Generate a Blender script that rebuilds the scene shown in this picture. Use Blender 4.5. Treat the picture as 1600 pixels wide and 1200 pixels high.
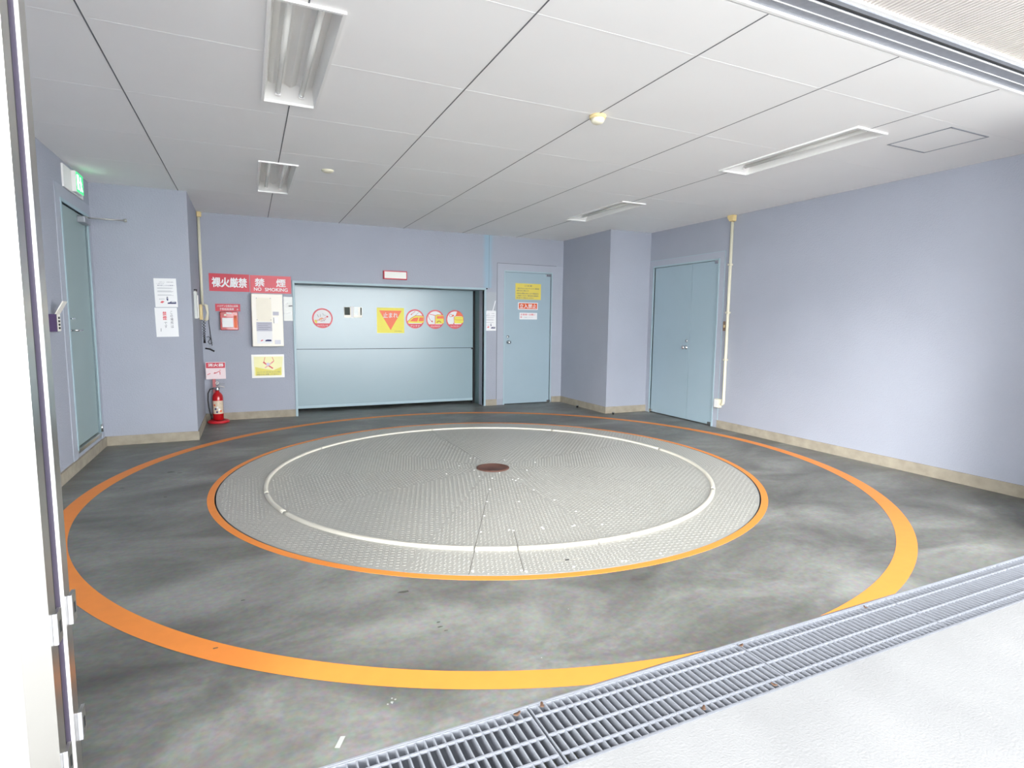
import bpy, bmesh, math, random
from mathutils import Vector, Matrix
random.seed(7)
PI = math.pi
D2R = math.radians
for o in list(bpy.data.objects):
    bpy.data.objects.remove(o)
COL = bpy.context.scene.collection
sc = bpy.context.scene

# ------------------------------------------------------------------ camera
cam_d = bpy.data.cameras.new('camera')
cam = bpy.data.objects.new('camera', cam_d)
COL.objects.link(cam)
yaw, pitch, roll = D2R(24.777), D2R(-6.197), D2R(0.631)
fw = Vector((math.sin(yaw) * math.cos(pitch), math.cos(yaw) * math.cos(pitch), math.sin(pitch)))
r0 = Vector((math.cos(yaw), -math.sin(yaw), 0)); u0 = r0.cross(fw)
rr = r0 * math.cos(roll) + u0 * math.sin(roll)
uu = -r0 * math.sin(roll) + u0 * math.cos(roll)
M = Matrix((rr, uu, -fw)).transposed().to_4x4()
M.translation = Vector((-2.0303, -4.8168, 1.35))
cam.matrix_world = M
cam_d.sensor_fit = 'HORIZONTAL'
cam_d.sensor_width = 36.0
cam_d.lens = 889.69 * 36.0 / 1600.0
cam_d.clip_start = 0.02
sc.camera = cam

# ------------------------------------------------------------------ light
wd = bpy.data.worlds.new('overcast_sky'); sc.world = wd
wd.use_nodes = True
bg = wd.node_tree.nodes['Background']
wn, wl = wd.node_tree.nodes, wd.node_tree.links
# hazy bright sky, strongest near the horizon
w_tc = wn.new('ShaderNodeTexCoord'); w_sp = wn.new('ShaderNodeSeparateXYZ'); w_cr = wn.new('ShaderNodeValToRGB')
wl.new(w_tc.outputs['Generated'], w_sp.inputs[0]); wl.new(w_sp.outputs['Z'], w_cr.inputs['Fac'])
w_e = w_cr.color_ramp.elements
w_e[0].position = 0.0; w_e[0].color = (0.97, 0.985, 1.0, 1)
w_e[1].position = 0.62; w_e[1].color = (0.15, 0.155, 0.165, 1)
w_k = w_cr.color_ramp.elements.new(0.22); w_k.color = (0.61, 0.62, 0.63, 1)
wl.new(w_cr.outputs['Color'], bg.inputs['Color'])
bg.inputs['Strength'].default_value = 9.0
sun_d = bpy.data.lights.new('sun', 'SUN'); sun = bpy.data.objects.new('sun', sun_d)
COL.objects.link(sun)
sun_d.energy = 2.2; sun_d.angle = D2R(24); sun_d.color = (1.0, 0.985, 0.96)
sdir = Vector((0.63, 0.74, -0.42))
sun.rotation_euler = sdir.to_track_quat('-Z', 'Y').to_euler()
sun.location = (-4, -8, 5)
sc.view_settings.view_transform = 'Standard'
sc.view_settings.look = 'None'
sc.view_settings.exposure = 0.78
sc.view_settings.gamma = 1.0
sc.view_settings.use_curve_mapping = False
try:
    sc.cycles.max_bounces = 12; sc.cycles.diffuse_bounces = 8
except Exception:
    pass

# ------------------------------------------------------------------ materials
def lin(c):
    return tuple(((v / 255) / 12.92 if v / 255 <= 0.04045 else ((v / 255 + 0.055) / 1.055) ** 2.4) for v in c)

def mat(name, rgb, rough=0.5, metal=0.0, var=0.05, nscale=8.0, bump=0.0, bscale=60.0, emit=0.0, coat=0.0, spec=0.5, dist=0.004):
    """rgb is 0-255 sRGB of the surface itself; slight procedural mottling and bump"""
    m = bpy.data.materials.new(name); m.use_nodes = True
    nt = m.node_tree; N = nt.nodes; L = nt.links
    b = N['Principled BSDF']
    c = lin(rgb)
    tc = N.new('ShaderNodeTexCoord')
    nz = N.new('ShaderNodeTexNoise'); nz.inputs['Scale'].default_value = nscale; nz.inputs['Detail'].default_value = 4
    L.new(tc.outputs['Object'], nz.inputs['Vector'])
    mx = N.new('ShaderNodeMix'); mx.data_type = 'RGBA'
    mx.inputs[6].default_value = tuple(max(0, v * (1 - var)) for v in c) + (1,)
    mx.inputs[7].default_value = tuple(min(1, v * (1 + var)) for v in c) + (1,)
    L.new(nz.outputs['Fac'], mx.inputs[0])
    L.new(mx.outputs[2], b.inputs['Base Color'])
    b.inputs['Roughness'].default_value = rough
    b.inputs['Metallic'].default_value = metal
    b.inputs['Specular IOR Level'].default_value = spec
    b.inputs['Coat Weight'].default_value = coat
    if bump:
        n2 = N.new('ShaderNodeTexNoise'); n2.inputs['Scale'].default_value = bscale; n2.inputs['Detail'].default_value = 3
        L.new(tc.outputs['Object'], n2.inputs['Vector'])
        bp = N.new('ShaderNodeBump'); bp.inputs['Strength'].default_value = bump; bp.inputs['Distance'].default_value = dist
        L.new(n2.outputs['Fac'], bp.inputs['Height']); L.new(bp.outputs['Normal'], b.inputs['Normal'])
    if emit:
        b.inputs['Emission Color'].default_value = c + (1,)
        b.inputs['Emission Strength'].default_value = emit
    return m

def wall_mat(name, rgb, stain=None):
    """rough sprayed stucco paint with faint cloudy wear"""
    m = mat(name, rgb, rough=0.75, var=0.07, nscale=1.6, bump=0.55, bscale=85, dist=0.006, spec=0.3)
    return m

def concrete_floor():
    m = bpy.data.materials.new('sealed_concrete'); m.use_nodes = True
    nt = m.node_tree; N = nt.nodes; L = nt.links; b = N['Principled BSDF']
    tc = N.new('ShaderNodeTexCoord')
    mp = N.new('ShaderNodeMapping'); mp.inputs['Scale'].default_value = (0.75, 1.25, 1)
    mp.inputs['Rotation'].default_value = (0, 0, D2R(-14))
    L.new(tc.outputs['Object'], mp.inputs['Vector'])
    n1 = N.new('ShaderNodeTexNoise'); n1.inputs['Scale'].default_value = 1.5; n1.inputs['Detail'].default_value = 7; n1.inputs['Roughness'].default_value = 0.62; n1.inputs['Distortion'].default_value = 0.5
    L.new(mp.outputs['Vector'], n1.inputs['Vector'])
    cr = N.new('ShaderNodeValToRGB'); e = cr.color_ramp.elements
    e[0].position = 0.33; e[0].color = (0.092, 0.091, 0.080, 1)
    e[1].position = 0.66; e[1].color = (0.275, 0.278, 0.258, 1)
    k = cr.color_ramp.elements.new(0.50); k.color = (0.172, 0.173, 0.158, 1)
    L.new(n1.outputs['Fac'], cr.inputs['Fac'])
    n2 = N.new('ShaderNodeTexNoise'); n2.inputs['Scale'].default_value = 38; n2.inputs['Detail'].default_value = 5
    L.new(tc.outputs['Object'], n2.inputs['Vector'])
    mx = N.new('ShaderNodeMix'); mx.data_type = 'RGBA'; mx.blend_type = 'SOFT_LIGHT'; mx.inputs[0].default_value = 0.45
    L.new(cr.outputs['Color'], mx.inputs[6]); L.new(n2.outputs['Color'], mx.inputs[7])
    L.new(mx.outputs[2], b.inputs['Base Color'])
    mr = N.new('ShaderNodeMapRange'); mr.inputs['To Min'].default_value = 0.32; mr.inputs['To Max'].default_value = 0.62
    L.new(n1.outputs['Fac'], mr.inputs['Value']); L.new(mr.outputs['Result'], b.inputs['Roughness'])
    bp = N.new('ShaderNodeBump'); bp.inputs['Strength'].default_value = 0.15; bp.inputs['Distance'].default_value = 0.003
    L.new(n2.outputs['Fac'], bp.inputs['Height']); L.new(bp.outputs['Normal'], b.inputs['Normal'])
    return m

W = wall_mat('lavender_stucco', (166, 171, 183))
FLOOR = concrete_floor()
APRON = mat('pale_outdoor_concrete', (154, 155, 155), rough=0.8, var=0.14, nscale=3, bump=0.4, bscale=120)
CEIL = mat('white_ceiling_board', (246, 246, 245), rough=0.8, var=0.02, nscale=2)
SEAM_D = mat('dark_joint', (105, 108, 112), rough=0.8)
SEAM_W = mat('white_joint', (240, 240, 240), rough=0.7)
PLINTH = mat('bare_mortar_plinth', (160, 152, 136), rough=0.85, var=0.35, nscale=9, bump=0.5, bscale=50)
DOORB = mat('pale_blue_painted_steel', (160, 181, 192), rough=0.38, var=0.04, nscale=2.5, bump=0.05, bscale=20, spec=0.55)
DOORG = mat('grey_green_painted_steel', (148, 168, 168), rough=0.42, var=0.04, nscale=2.5)
FRAMEB = mat('pale_blue_frame_paint', (165, 188, 196), rough=0.45, var=0.03)
FRAMEL = mat('lavender_frame_paint', (171, 177, 189), rough=0.5, var=0.04)
DARK = mat('dark_gap', (30, 32, 34), rough=0.8)
STEEL = mat('stainless_steel', (205, 203, 198), rough=0.28, metal=1.0, var=0.03, bump=0.04, bscale=8)
STEELS = mat('satin_stainless_sheet', (225, 223, 218), rough=0.42, metal=0.85, var=0.03, nscale=2)
GALV = mat('galvanised_steel', (160, 164, 172), rough=0.5, metal=0.35, var=0.15, nscale=30)
CHROME = mat('chrome', (220, 220, 222), rough=0.15, metal=1.0)
CREAM = mat('cream_plastic', (226, 222, 200), rough=0.5)
CREAMO = mat('aged_cream_plastic', (226, 205, 150), rough=0.5)
WHITE = mat('white_paper', (238, 239, 240), rough=0.7, var=0.02)
WHITEM = mat('white_enamel', (240, 240, 238), rough=0.35, var=0.01)
IVORY = mat('ivory_enamel', (244, 240, 228), rough=0.4, var=0.01)
BLACK = mat('black_rubber', (24, 24, 26), rough=0.5)
RED = mat('sign_red', (198, 30, 58), rough=0.4, var=0.04)
REDP = mat('faded_red', (215, 88, 98), rough=0.45)
REDL = mat('pink_red_print', (224, 96, 104), rough=0.5)
REDX = mat('extinguisher_red', (178, 16, 24), rough=0.22, coat=0.4)
YEL = mat('sign_yellow', (240, 228, 90), rough=0.5)
YELO = mat('notice_yellow', (226, 208, 96), rough=0.55)
ORANGE = mat('traffic_orange_paint', (243, 146, 60), rough=0.55, var=0.06, nscale=14)
ORSIGN = mat('sign_orange', (226, 96, 42), rough=0.45)
ORTRI = mat('sign_coral', (246, 122, 84), rough=0.5)
INK = mat('ink_grey', (108, 108, 116), rough=0.7)
INKB = mat('ink_navy', (52, 58, 104), rough=0.7)
PLATE = mat('painted_checker_plate', (173, 172, 165), rough=0.42, var=0.05, nscale=1.2, metal=0.1, spec=0.6)
RAILM = mat('cream_painted_guide', (222, 218, 204), rough=0.45, var=0.05)
RUST = mat('rusty_cast_cover', (98, 66, 56), rough=0.75, var=0.3, nscale=25, bump=0.4, bscale=60)
CYANP = mat('cyan_touch_up_paint', (140, 190, 205), rough=0.6)
GREENL = mat('exit_green_lit', (60, 200, 120), rough=0.4, emit=0.8)
WHITEL = mat('exit_white_lit', (235, 250, 240), rough=0.4, emit=1.3)
BROWN = mat('brown_plate', (128, 104, 88), rough=0.5)
LEAF = mat('dry_leaf', (120, 92, 74), rough=0.8, var=0.3)
SOFFIT = mat('white_ribbed_soffit', (222, 217, 212), rough=0.6, var=0.02)
GLASSD = mat('dark_window_glass', (78, 84, 78), rough=0.6, spec=0.2)
TUBEW = mat('unlit_tube_glass', (236, 237, 233), rough=0.25)

# ------------------------------------------------------------------ mesh helpers
class MB:
    def __init__(s): s.v = []; s.f = []; s.mi = []; s.cur = 0; s.sm = []
    def poly(s, pts, smooth=False):
        b = len(s.v); s.v += [tuple(p) for p in pts]; s.f.append(tuple(range(b, b + len(pts)))); s.mi.append(s.cur); s.sm.append(smooth)
    def face(s, idx, smooth=False): s.f.append(tuple(idx)); s.mi.append(s.cur); s.sm.append(smooth)
    def box(s, x0, x1, y0, y1, z0, z1):
        b = len(s.v)
        s.v += [(x, y, z) for z in (z0, z1) for y in (y0, y1) for x in (x0, x1)]
        for q in ((0, 2, 3, 1), (4, 5, 7, 6), (0, 1, 5, 4), (2, 6, 7, 3), (0, 4, 6, 2), (1, 3, 7, 5)):
            s.face([b + i for i in q])
        return s
    def cyl(s, p0, p1, r0, r1=None, n=16, caps=True, smooth=True):
        r1 = r0 if r1 is None else r1
        p0 = Vector(p0); p1 = Vector(p1); d = (p1 - p0).normalized()
        a = d.orthogonal().normalized(); c = d.cross(a)
        b = len(s.v)
        for p, r in ((p0, r0), (p1, r1)):
            for i in range(n):
                t = 2 * PI * i / n
                s.v.append(tuple(p + (a * math.cos(t) + c * math.sin(t)) * r))
        for i in range(n):
            j = (i + 1) % n
            s.face([b + i, b + j, b + n + j, b + n + i], smooth)
        if caps:
            s.face([b + i for i in range(n)][::-1]); s.face([b + n + i for i in range(n)])
        return s
    def tube(s, path, r, n=8, caps=True):
        path = [Vector(p) for p in path]
        b = len(s.v); a = None
        for k, p in enumerate(path):
            d = (path[min(k + 1, len(path) - 1)] - path[max(k - 1, 0)]).normalized()
            if a is None: a = d.orthogonal().normalized()
            a = (a - d * a.dot(d)).normalized(); c = d.cross(a)
            rk = r[k] if isinstance(r, (list, tuple)) else r
            for i in range(n):
                t = 2 * PI * i / n
                s.v.append(tuple(p + (a * math.cos(t) + c * math.sin(t)) * rk))
        for k in range(len(path) - 1):
            for i in range(n):
                j = (i + 1) % n; q = b + k * n
                s.face([q + i, q + j, q + n + j, q + n + i], True)
        if caps:
            s.face([b + i for i in range(n)][::-1]); q = b + (len(path) - 1) * n; s.face([q + i for i in range(n)])
        return s
    def lathe(s, prof, c=(0, 0, 0), n=32, axis='z', smooth=True):
        b = len(s.v)
        for r, h in prof:
            for i in range(n):
                t = 2 * PI * i / n; x, y = r * math.cos(t), r * math.sin(t)
                if axis == 'z': p = (c[0] + x, c[1] + y, c[2] + h)
                elif axis == 'x': p = (c[0] + h, c[1] + x, c[2] + y)
                else: p = (c[0] + x, c[1] + h, c[2] + y)
                s.v.append(p)
        for k in range(len(prof) - 1):
            for i in range(n):
                j = (i + 1) % n; q = b + k * n
                s.face([q + i, q + j, q + n + j, q + n + i], smooth)
        s.face([b + i for i in range(n)][::-1]); q = b + (len(prof) - 1) * n; s.face([q + i for i in range(n)])
        return s
    def ring(s, r0, r1, z0, z1, a0=0.0, a1=360.0, n=None, c=(0, 0)):
        """flat-sided ring (or arc) between two radii"""
        full = abs(a1 - a0) >= 359.999
        n = n or max(2, int(abs(a1 - a0) / 1.5))
        b = len(s.v); m = n if full else n + 1
        for i in range(m):
            t = D2R(a0 + (a1 - a0) * i / n); cs, sn = math.cos(t), math.sin(t)
            for r, z in ((r0, z0), (r1, z0), (r1, z1), (r0, z1)):
                s.v.append((c[0] + r * cs, c[1] + r * sn, z))
        for i in range(n):
            j = (i + 1) % m
            for q in range(4):
                w = (q + 1) % 4
                s.face([b + i * 4 + q, b + j * 4 + q, b + j * 4 + w, b + i * 4 + w])
        if not full:
            s.face([b, b + 1, b + 2, b + 3][::-1]); e = b + n * 4; s.face([e, e + 1, e + 2, e + 3])
        return s
    def prism(s, pts, axis, a, b_):
        """polygon in the two other axes extruded along axis from a to b"""
        def P(u, v, w): return {'x': (w, u, v), 'y': (u, w, v), 'z': (u, v, w)}[axis]
        n = len(pts); k = len(s.v)
        s.v += [P(u, v, a) for u, v in pts] + [P(u, v, b_) for u, v in pts]
        for i in range(n):
            j = (i + 1) % n; s.face([k + i, k + j, k + n + j, k + n + i])
        s.face([k + i for i in range(n)][::-1]); s.face([k + n + i for i in range(n)])
        return s
    def build(s, name, m, parent=None, bevel=0.0, origin=None, fix=True):
        me = bpy.data.meshes.new(name)
        if origin is None:
            if parent is not None: origin = Vector(parent['_w'])
            else:
                xs = [v[0] for v in s.v]; ys = [v[1] for v in s.v]; zs = [v[2] for v in s.v]
                origin = Vector(((min(xs) + max(xs)) / 2, (min(ys) + max(ys)) / 2, min(zs)))
        origin = Vector(origin)
        me.from_pydata([tuple(Vector(v) - origin) for v in s.v], [], s.f)
        for k in (m if isinstance(m, (list, tuple)) else [m]): me.materials.append(k)
        for p, i, sm_ in zip(me.polygons, s.mi, s.sm): p.material_index = i; p.use_smooth = sm_
        me.update()
        if fix:
            bm = bmesh.new(); bm.from_mesh(me)
            bmesh.ops.recalc_face_normals(bm, faces=bm.faces); bm.to_mesh(me); bm.free()
        o = bpy.data.objects.new(name, me); COL.objects.link(o)
        o['_w'] = tuple(origin)
        if parent is not None:
            o.parent = parent; o.location = origin - Vector(parent['_w'])
        else:
            o.location = origin
        if bevel:
            md = o.modifiers.new('bevel', 'BEVEL'); md.width = bevel; md.segments = 2; md.limit_method = 'ANGLE'
        return o

def B(*a): return MB().box(*a)

def thing(name, label, cat, loc, group=None):
    o = bpy.data.objects.new(name, None); COL.objects.link(o); o.location = loc
    o.empty_display_size = 0.1; o['_w'] = tuple(loc); o['label'] = label; o['category'] = cat
    if group: o['group'] = group
    return o

def tag(o, label, cat, group=None):
    o['label'] = label; o['category'] = cat
    if group: o['group'] = group
    return o

def struct(o, label=None):
    o['kind'] = 'structure'
    if label: o['label'] = label
    return o

def sroot(name, loc, label=None):
    o = bpy.data.objects.new(name, None); COL.objects.link(o); o.location = loc; o['_w'] = tuple(loc)
    o['kind'] = 'structure'
    if label: o['label'] = label
    return o

def copy_tree(src, loc, label=None):
    r = src.copy(); COL.objects.link(r); r.location = loc
    if label: r['label'] = label
    for ch in list(src.children):
        c = ch.copy(); COL.objects.link(c); c.parent = r
        for g in list(ch.children):
            d = g.copy(); COL.objects.link(d); d.parent = c
    return r

# ------------------------------------------------------------------ room constants
XL, XR, YB, YL, XLB, YP, XP, H = -3.452, 3.530, 3.648, 2.353, -2.586, 2.276, 2.7985, 2.706  # room and most object coordinates back-projected from image pixels, baked as world metres
YJ = -2.998          # room side of the opening wall
YF = -3.167          # street face of the opening wall
XJL, XJR = -2.493, 2.60
HH = 2.715           # underside of the opening header
DR0, DR1 = -3.132, -3.436   # drain edges
YD = 4.04            # lift door plane
BHT = 0.1            # plinth height
T = 0.2

# ------------------------------------------------------------------ floor
def floor_with_pit():
    mb = MB(); R = 2.312
    x0, x1, y0, y1 = XL - T, XR + T, DR0, YD + 0.6
    angs = sorted(set([i * 2.5 for i in range(144)] + [math.degrees(math.atan2(y, x)) % 360 for x in (x0, x1) for y in (y0, y1)]))
    ci, co = [], []
    for a in angs:
        t = D2R(a); c, s_ = math.cos(t), math.sin(t)
        k = min([(x1 / c) if c > 1e-9 else (x0 / c if c < -1e-9 else 1e9), (y1 / s_) if s_ > 1e-9 else (y0 / s_ if s_ < -1e-9 else 1e9)])
        ci.append((R * c, R * s_)); co.append((k * c, k * s_))
    n = len(angs); b = len(mb.v)
    mb.v += [(x, y, 0) for x, y in ci] + [(x, y, 0) for x, y in co] + [(x, y, -0.08) for x, y in ci] + [(x, y, -0.3) for x, y in co]
    for i in range(n):
        j = (i + 1) % n
        mb.face([b + i, b + n + i, b + n + j, b + j])
        mb.face([b + i, b + j, b + 2 * n + j, b + 2 * n + i])
        mb.face([b + n + i, b + 3 * n + i, b + 3 * n + j, b + n + j])
    mb.face([b + 2 * n + i for i in range(n)])
    mb.face([b + 3 * n + i for i in range(n)][::-1])
    return mb
floor = struct(floor_with_pit().build('floor', FLOOR, origin=(0, 0, 0)))
# painted rings on the floor
MB().ring(2.3135, 2.362, 0.0, 0.0012, n=240).build('painted_ring', ORANGE, floor)
def outer_arc():
    # outer ring, trimmed where the drain crosses it
    mb = MB(); r0, r1 = 3.147, 3.257
    n = 360; b = 0
    lim = DR0 + 0.004
    for i in range(n):
        pts = []
        for rr_, k in ((r0, i), (r1, i), (r1, i + 1), (r0, i + 1)):
            t = 2 * PI * k / n; pts.append((rr_ * math.cos(t), rr_ * math.sin(t)))
        out = []
        for a, q in zip(pts, pts[1:] + pts[:1]):
            ia, iq = a[1] >= lim, q[1] >= lim
            if ia: out.append(a)
            if ia != iq:
                s_ = (lim - a[1]) / (q[1] - a[1]); out.append((a[0] + s_ * (q[0] - a[0]), lim))
        if len(out) >= 3:
            mb.poly([(x, y, 0.0012) for x, y in out])
    return mb
outer_arc().build('painted_ring', ORANGE, floor)
# small chips and scuffs
mb = MB()
for (x, y, s_) in [(-1.615, -2.927, .010), (-1.60, -2.915, .006), (-1.63, -2.93, .005), (-1.61, -2.905, .005), (-1.0, -2.9, .004), (-0.7, -2.6, .004)]:
    pts = [(x + s_ * random.uniform(.4, 1) * math.cos(t), y + s_ * random.uniform(.4, 1) * math.sin(t), 0.0014) for t in [i * PI / 4 for i in range(8)]]
    mb.poly(pts)
mb.poly([(-1.83, -3.07, .0014), (-1.815, -3.077, .0014), (-1.79, -3.03, .0014), (-1.805, -3.025, .0014)])
mb.build('paint_speck', mat('pale_speck', (178, 180, 176)), floor)
mb = MB()
for (x, y, s_) in [(-1.374, -2.121, .03), (-1.304, -2.512, .014), (-1.29, -2.55, .01), (-2.995, .493, .02), (-2.7, .9, .03), (-2.62, .84, .02), (-2.65, .1, .015), (-1.3, -2.47, .01), (-2.1, -1.9, .012), (-2.2, -2.3, .012)]:
    pts = [(x + s_ * 1.3 * random.uniform(.5, 1) * math.cos(t), y + .6 * s_ * random.uniform(.4, 1) * math.sin(t), 0.0014) for t in [i * PI / 4 for i in range(8)]]
    mb.poly(pts)
mb.build('scuff_mark', mat('dark_scuff', (84, 84, 78), rough=.7), floor)

# outdoor apron
ap = struct(B(-14, 14, -16, DR1, -0.3, 0).build('floor_outside', APRON))

# drain channel
dr = MB()
dr.box(XL - T, XR + T, DR1, DR0, -0.30, -0.22)
dr.build('trim_1', mat('channel_concrete', (112, 112, 102), rough=.9, var=.2, nscale=20))
dch = bpy.data.objects['trim_1']; dch['kind'] = 'structure'
fm = MB()
fm.box(XJL, XJR, DR0 - 0.008, DR0 - .001, -0.22, 0.001)
fm.box(XJL, XJR, DR1 + .001, DR1 + 0.008, -0.22, 0.001)
fm.build('drain_frame', GALV, dch)

# ------------------------------------------------------------------ gratings
def make_grate(cx, w):
    root = thing('drain_grating', '', 'grating', (cx, (DR0 + DR1) / 2, 0), 'steel gratings along the doorway drain')
    ya, yb = DR1 + 0.010, DR0 - 0.010
    bars = MB(); n = int(w / 0.0305)
    for i in range(n + 1):
        x = cx - w / 2 + 0.003 + (w - 0.006) * i / n
        bars.box(x - 0.0022, x + 0.0022, ya + 0.004, yb - 0.004, -0.034, -0.002)
    bars.build('bearing_bars', GALV, root)
    for y in (-3.192, -3.290, -3.378):
        B(cx - w / 2 + .001, cx + w / 2 - .001, y - 0.0035, y + 0.0035, -0.010, -0.0008).build('cross_rod', GALV, root)
    for y in (ya + 0.002, yb - 0.002):
        B(cx - w / 2, cx + w / 2, y - .002, y + .002, -0.034, -0.0008).build('end_bar', GALV, root)
    return root
places = ['at the left end of the drain beside the stainless jamb', 'second panel from the left jamb, nearest the camera',
          'third panel from the left jamb, below the near orange arc', 'fourth panel from the left jamb, mid doorway',
          'fifth panel from the left jamb, beyond the end of the orange arc', 'at the right end of the drain by the right jamb']
edges = [XJL + .002, -2.18, -1.185, -0.19, 0.805, 1.80, XJR - .002]
for i in range(6):
    g_ = make_grate((edges[i] + edges[i + 1]) / 2, edges[i + 1] - edges[i] - 0.008)
    g_['label'] = 'galvanised bar grating ' + places[i]
# dry leaves lying on the grating
def leaf(x, y, s_, rz, label):
    mb = MB(); n = 10; pts = []
    for i in range(n):
        t = 2 * PI * i / n
        u, v = s_ * math.cos(t), s_ * .5 * math.sin(t) * (1 + .2 * math.cos(3 * t))
        pts.append((x + u * math.cos(rz) - v * math.sin(rz), y + u * math.sin(rz) + v * math.cos(rz), 0.003 + .006 * abs(math.cos(t))))
    c = len(mb.v); mb.v += pts + [(x, y, 0.002)] + [(p[0], p[1], p[2] - .0012) for p in pts] + [(x, y, .0008)]
    for i in range(n):
        j = (i + 1) % n
        mb.face([c + i, c + j, c + n], True); mb.face([c + n + 1 + i, c + 2 * n + 1, c + n + 1 + j], True); mb.face([c + i, c + n + 1 + i, c + n + 1 + j, c + j])
    o = mb.build('dry_leaf', LEAF); tag(o, label, 'leaf', 'dry leaves on the drain'); return o
leaf(-1.235, -3.165, .016, .3, 'brown curled leaf on the grating, left of the panel seam by the near arc')
leaf(-1.135, -3.160, .015, 1.2, 'brown curled leaf on the grating, just right of the panel seam by the near arc')
leaf(-0.62, -3.405, .014, .8, 'tan leaf on the outer edge of the drain, nearest to the camera side')
leaf(-0.28, -3.41, .013, 2.0, 'pale leaf lodged at the outer edge of the drain, mid doorway')
leaf(-0.19, -3.165, .014, .2, 'small brown leaf at the room edge of the drain, mid doorway')
leaf(0.62, -3.165, .013, 1.4, 'small leaf where the orange arc meets the drain at right')

# ------------------------------------------------------------------ ceiling with light openings
LW, LL = 0.325, 1.27
LIGHTS = [(-1.748, -1.435), (-1.743, 1.330), (1.955, -1.482), (1.958, 1.235)]
def ceiling():
    mb = MB()
    xs = sorted({XL - T, XR + T} | {round(x + s_ * (LW / 2 - .012), 4) for x, y in LIGHTS for s_ in (-1, 1)})
    ys = sorted({-2.867, YD + .6} | {round(y + s_ * (LL / 2 - .012), 4) for x, y in LIGHTS for s_ in (-1, 1)})
    def hole(x, y): return any(abs(x - a) < LW / 2 - .012 and abs(y - b) < LL / 2 - .012 for a, b in LIGHTS)
    for i in range(len(xs) - 1):
        for j in range(len(ys) - 1):
            if not hole((xs[i] + xs[i + 1]) / 2, (ys[j] + ys[j + 1]) / 2):
                mb.poly([(xs[i], ys[j], H), (xs[i], ys[j + 1], H), (xs[i + 1], ys[j + 1], H), (xs[i + 1], ys[j], H)])
    mb.box(XL - T, XR + T, YF, YD + .6, H + 0.16, H + 0.4)
    return mb
ce = struct(ceiling().build('ceiling', CEIL, origin=(0, 0, H), fix=False))
sd = MB(); sw = MB()
for k in range(6):
    x = -2.6625 + .9171 * k
    segs = [(-2.866, YB)]
    for lx, ly in LIGHTS:
        if abs(lx - x) < LW / 2:
            ns = []
            for a, b in segs:
                lo, hi = ly - LL / 2, ly + LL / 2
                if hi < a or lo > b: ns.append((a, b)); continue
                if a < lo: ns.append((a, lo))
                if hi < b: ns.append((hi, b))
            segs = ns
    ymax = YL if x < XLB else (YP if x > XP else YB)
    for a, b in segs:
        if a < ymax: sd.box(x - .0035, x + .0035, a, min(b, ymax), H - .0012, H - .0002)
for k in range(7):
    y = -2.425 + .925 * k
    x0, x1 = (XL if y < YL else XLB), (XR if y < YP else XP)
    segs = [(x0, x1)]
    for lx, ly in LIGHTS:
        if abs(ly - y) < LL / 2:
            ns = []
            for a, b in segs:
                lo, hi = lx - LW / 2, lx + LW / 2
                if hi < a or lo > b: ns.append((a, b)); continue
                ns += [(a, lo), (hi, b)]
            segs = ns
    for a, b in segs: sw.box(a, b, y - .002, y + .002, H - .0008, H - .0002)
sd.build('ceiling_joint', SEAM_D, ce); sw.build('ceiling_joint', SEAM_W, ce)

# ------------------------------------------------------------------ walls
def wall_holes(axis, plane, back, u0, u1, z0, z1, holes, name):
    """wall slab along u with rectangular openings (ua,ub,za,zb)"""
    mb = MB()
    us = sorted({u0, u1} | {h[0] for h in holes} | {h[1] for h in holes}); zs = sorted({z0, z1} | {h[2] for h in holes} | {h[3] for h in holes})
    def inh(u, z): return any(h[0] < u < h[1] and h[2] < z < h[3] for h in holes)
    for i in range(len(us) - 1):
        for j in range(len(zs) - 1):
            if not inh((us[i] + us[i + 1]) / 2, (zs[j] + zs[j + 1]) / 2):
                a, b = min(plane, back), max(plane, back)
                if axis == 'y': mb.box(us[i], us[i + 1], a, b, zs[j], zs[j + 1])
                else: mb.box(a, b, us[i], us[i + 1], zs[j], zs[j + 1])
    bm_ = mb
    return struct(bm_.build(name, W))
LO = (-1.437, 1.372, 0.0, 1.851)      # lift opening
D2 = (1.735, 2.575, 0.0, 2.152)       # small back door
D3 = (0.876, 2.166, 0.0, 2.178)       # double door, right wall
D1 = (1.330, 2.195, 0.172, 2.335)     # left wall door
wall_holes('y', YB, YB + T, XLB - T, XP + .35, 0, H, [LO, D2], 'wall_back')
wall_holes('x', XR, XR + T, YJ - .17, YP + T, 0, H, [D3], 'wall_right')
wall_holes('x', XL, XL - T, YJ - .17, YL + T, 0, H, [D1], 'wall_left')
struct(B(XL - T, XLB, YL, YB + T, 0, H).build('wall_left_block', W))
struct(B(XP, XR + T, YP, YB + T, 0, H).build('wall_right_block', W))
struct(B(XJR + .01, XR + T, YF + .01, YJ, 0, H).build('wall_front_right', W))
struct(B(XL - T, XJL - .01, YF + .01, YJ, 0, H).build('wall_front_left', W))
# boundary of the lift shaft behind the door (closes the recess)
sh = MB()
sh.box(-1.9, -1.437, YB + .001, YD + .35, 0, 2.3); sh.box(1.372, 1.72, YB + T, YD + .35, 0, 2.3)
sh.box(-1.437, 1.372, YB + T, YD + .35, 1.851, 2.3); sh.box(-1.9, 1.8, YD + .3, YD + .35, 0, 2.3)
struct(sh.build('wall_shaft', mat('recess_paint', (112, 134, 136), rough=.6)))
# closing panels behind the doors
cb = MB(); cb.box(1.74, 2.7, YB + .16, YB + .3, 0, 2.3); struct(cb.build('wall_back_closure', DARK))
# vertical joint and cyan touch-up
wb = bpy.data.objects['wall_back']
B(1.452, 1.456, YB - .0015, YB, 1.86, H).build('wall_joint', SEAM_D, wb)
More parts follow.
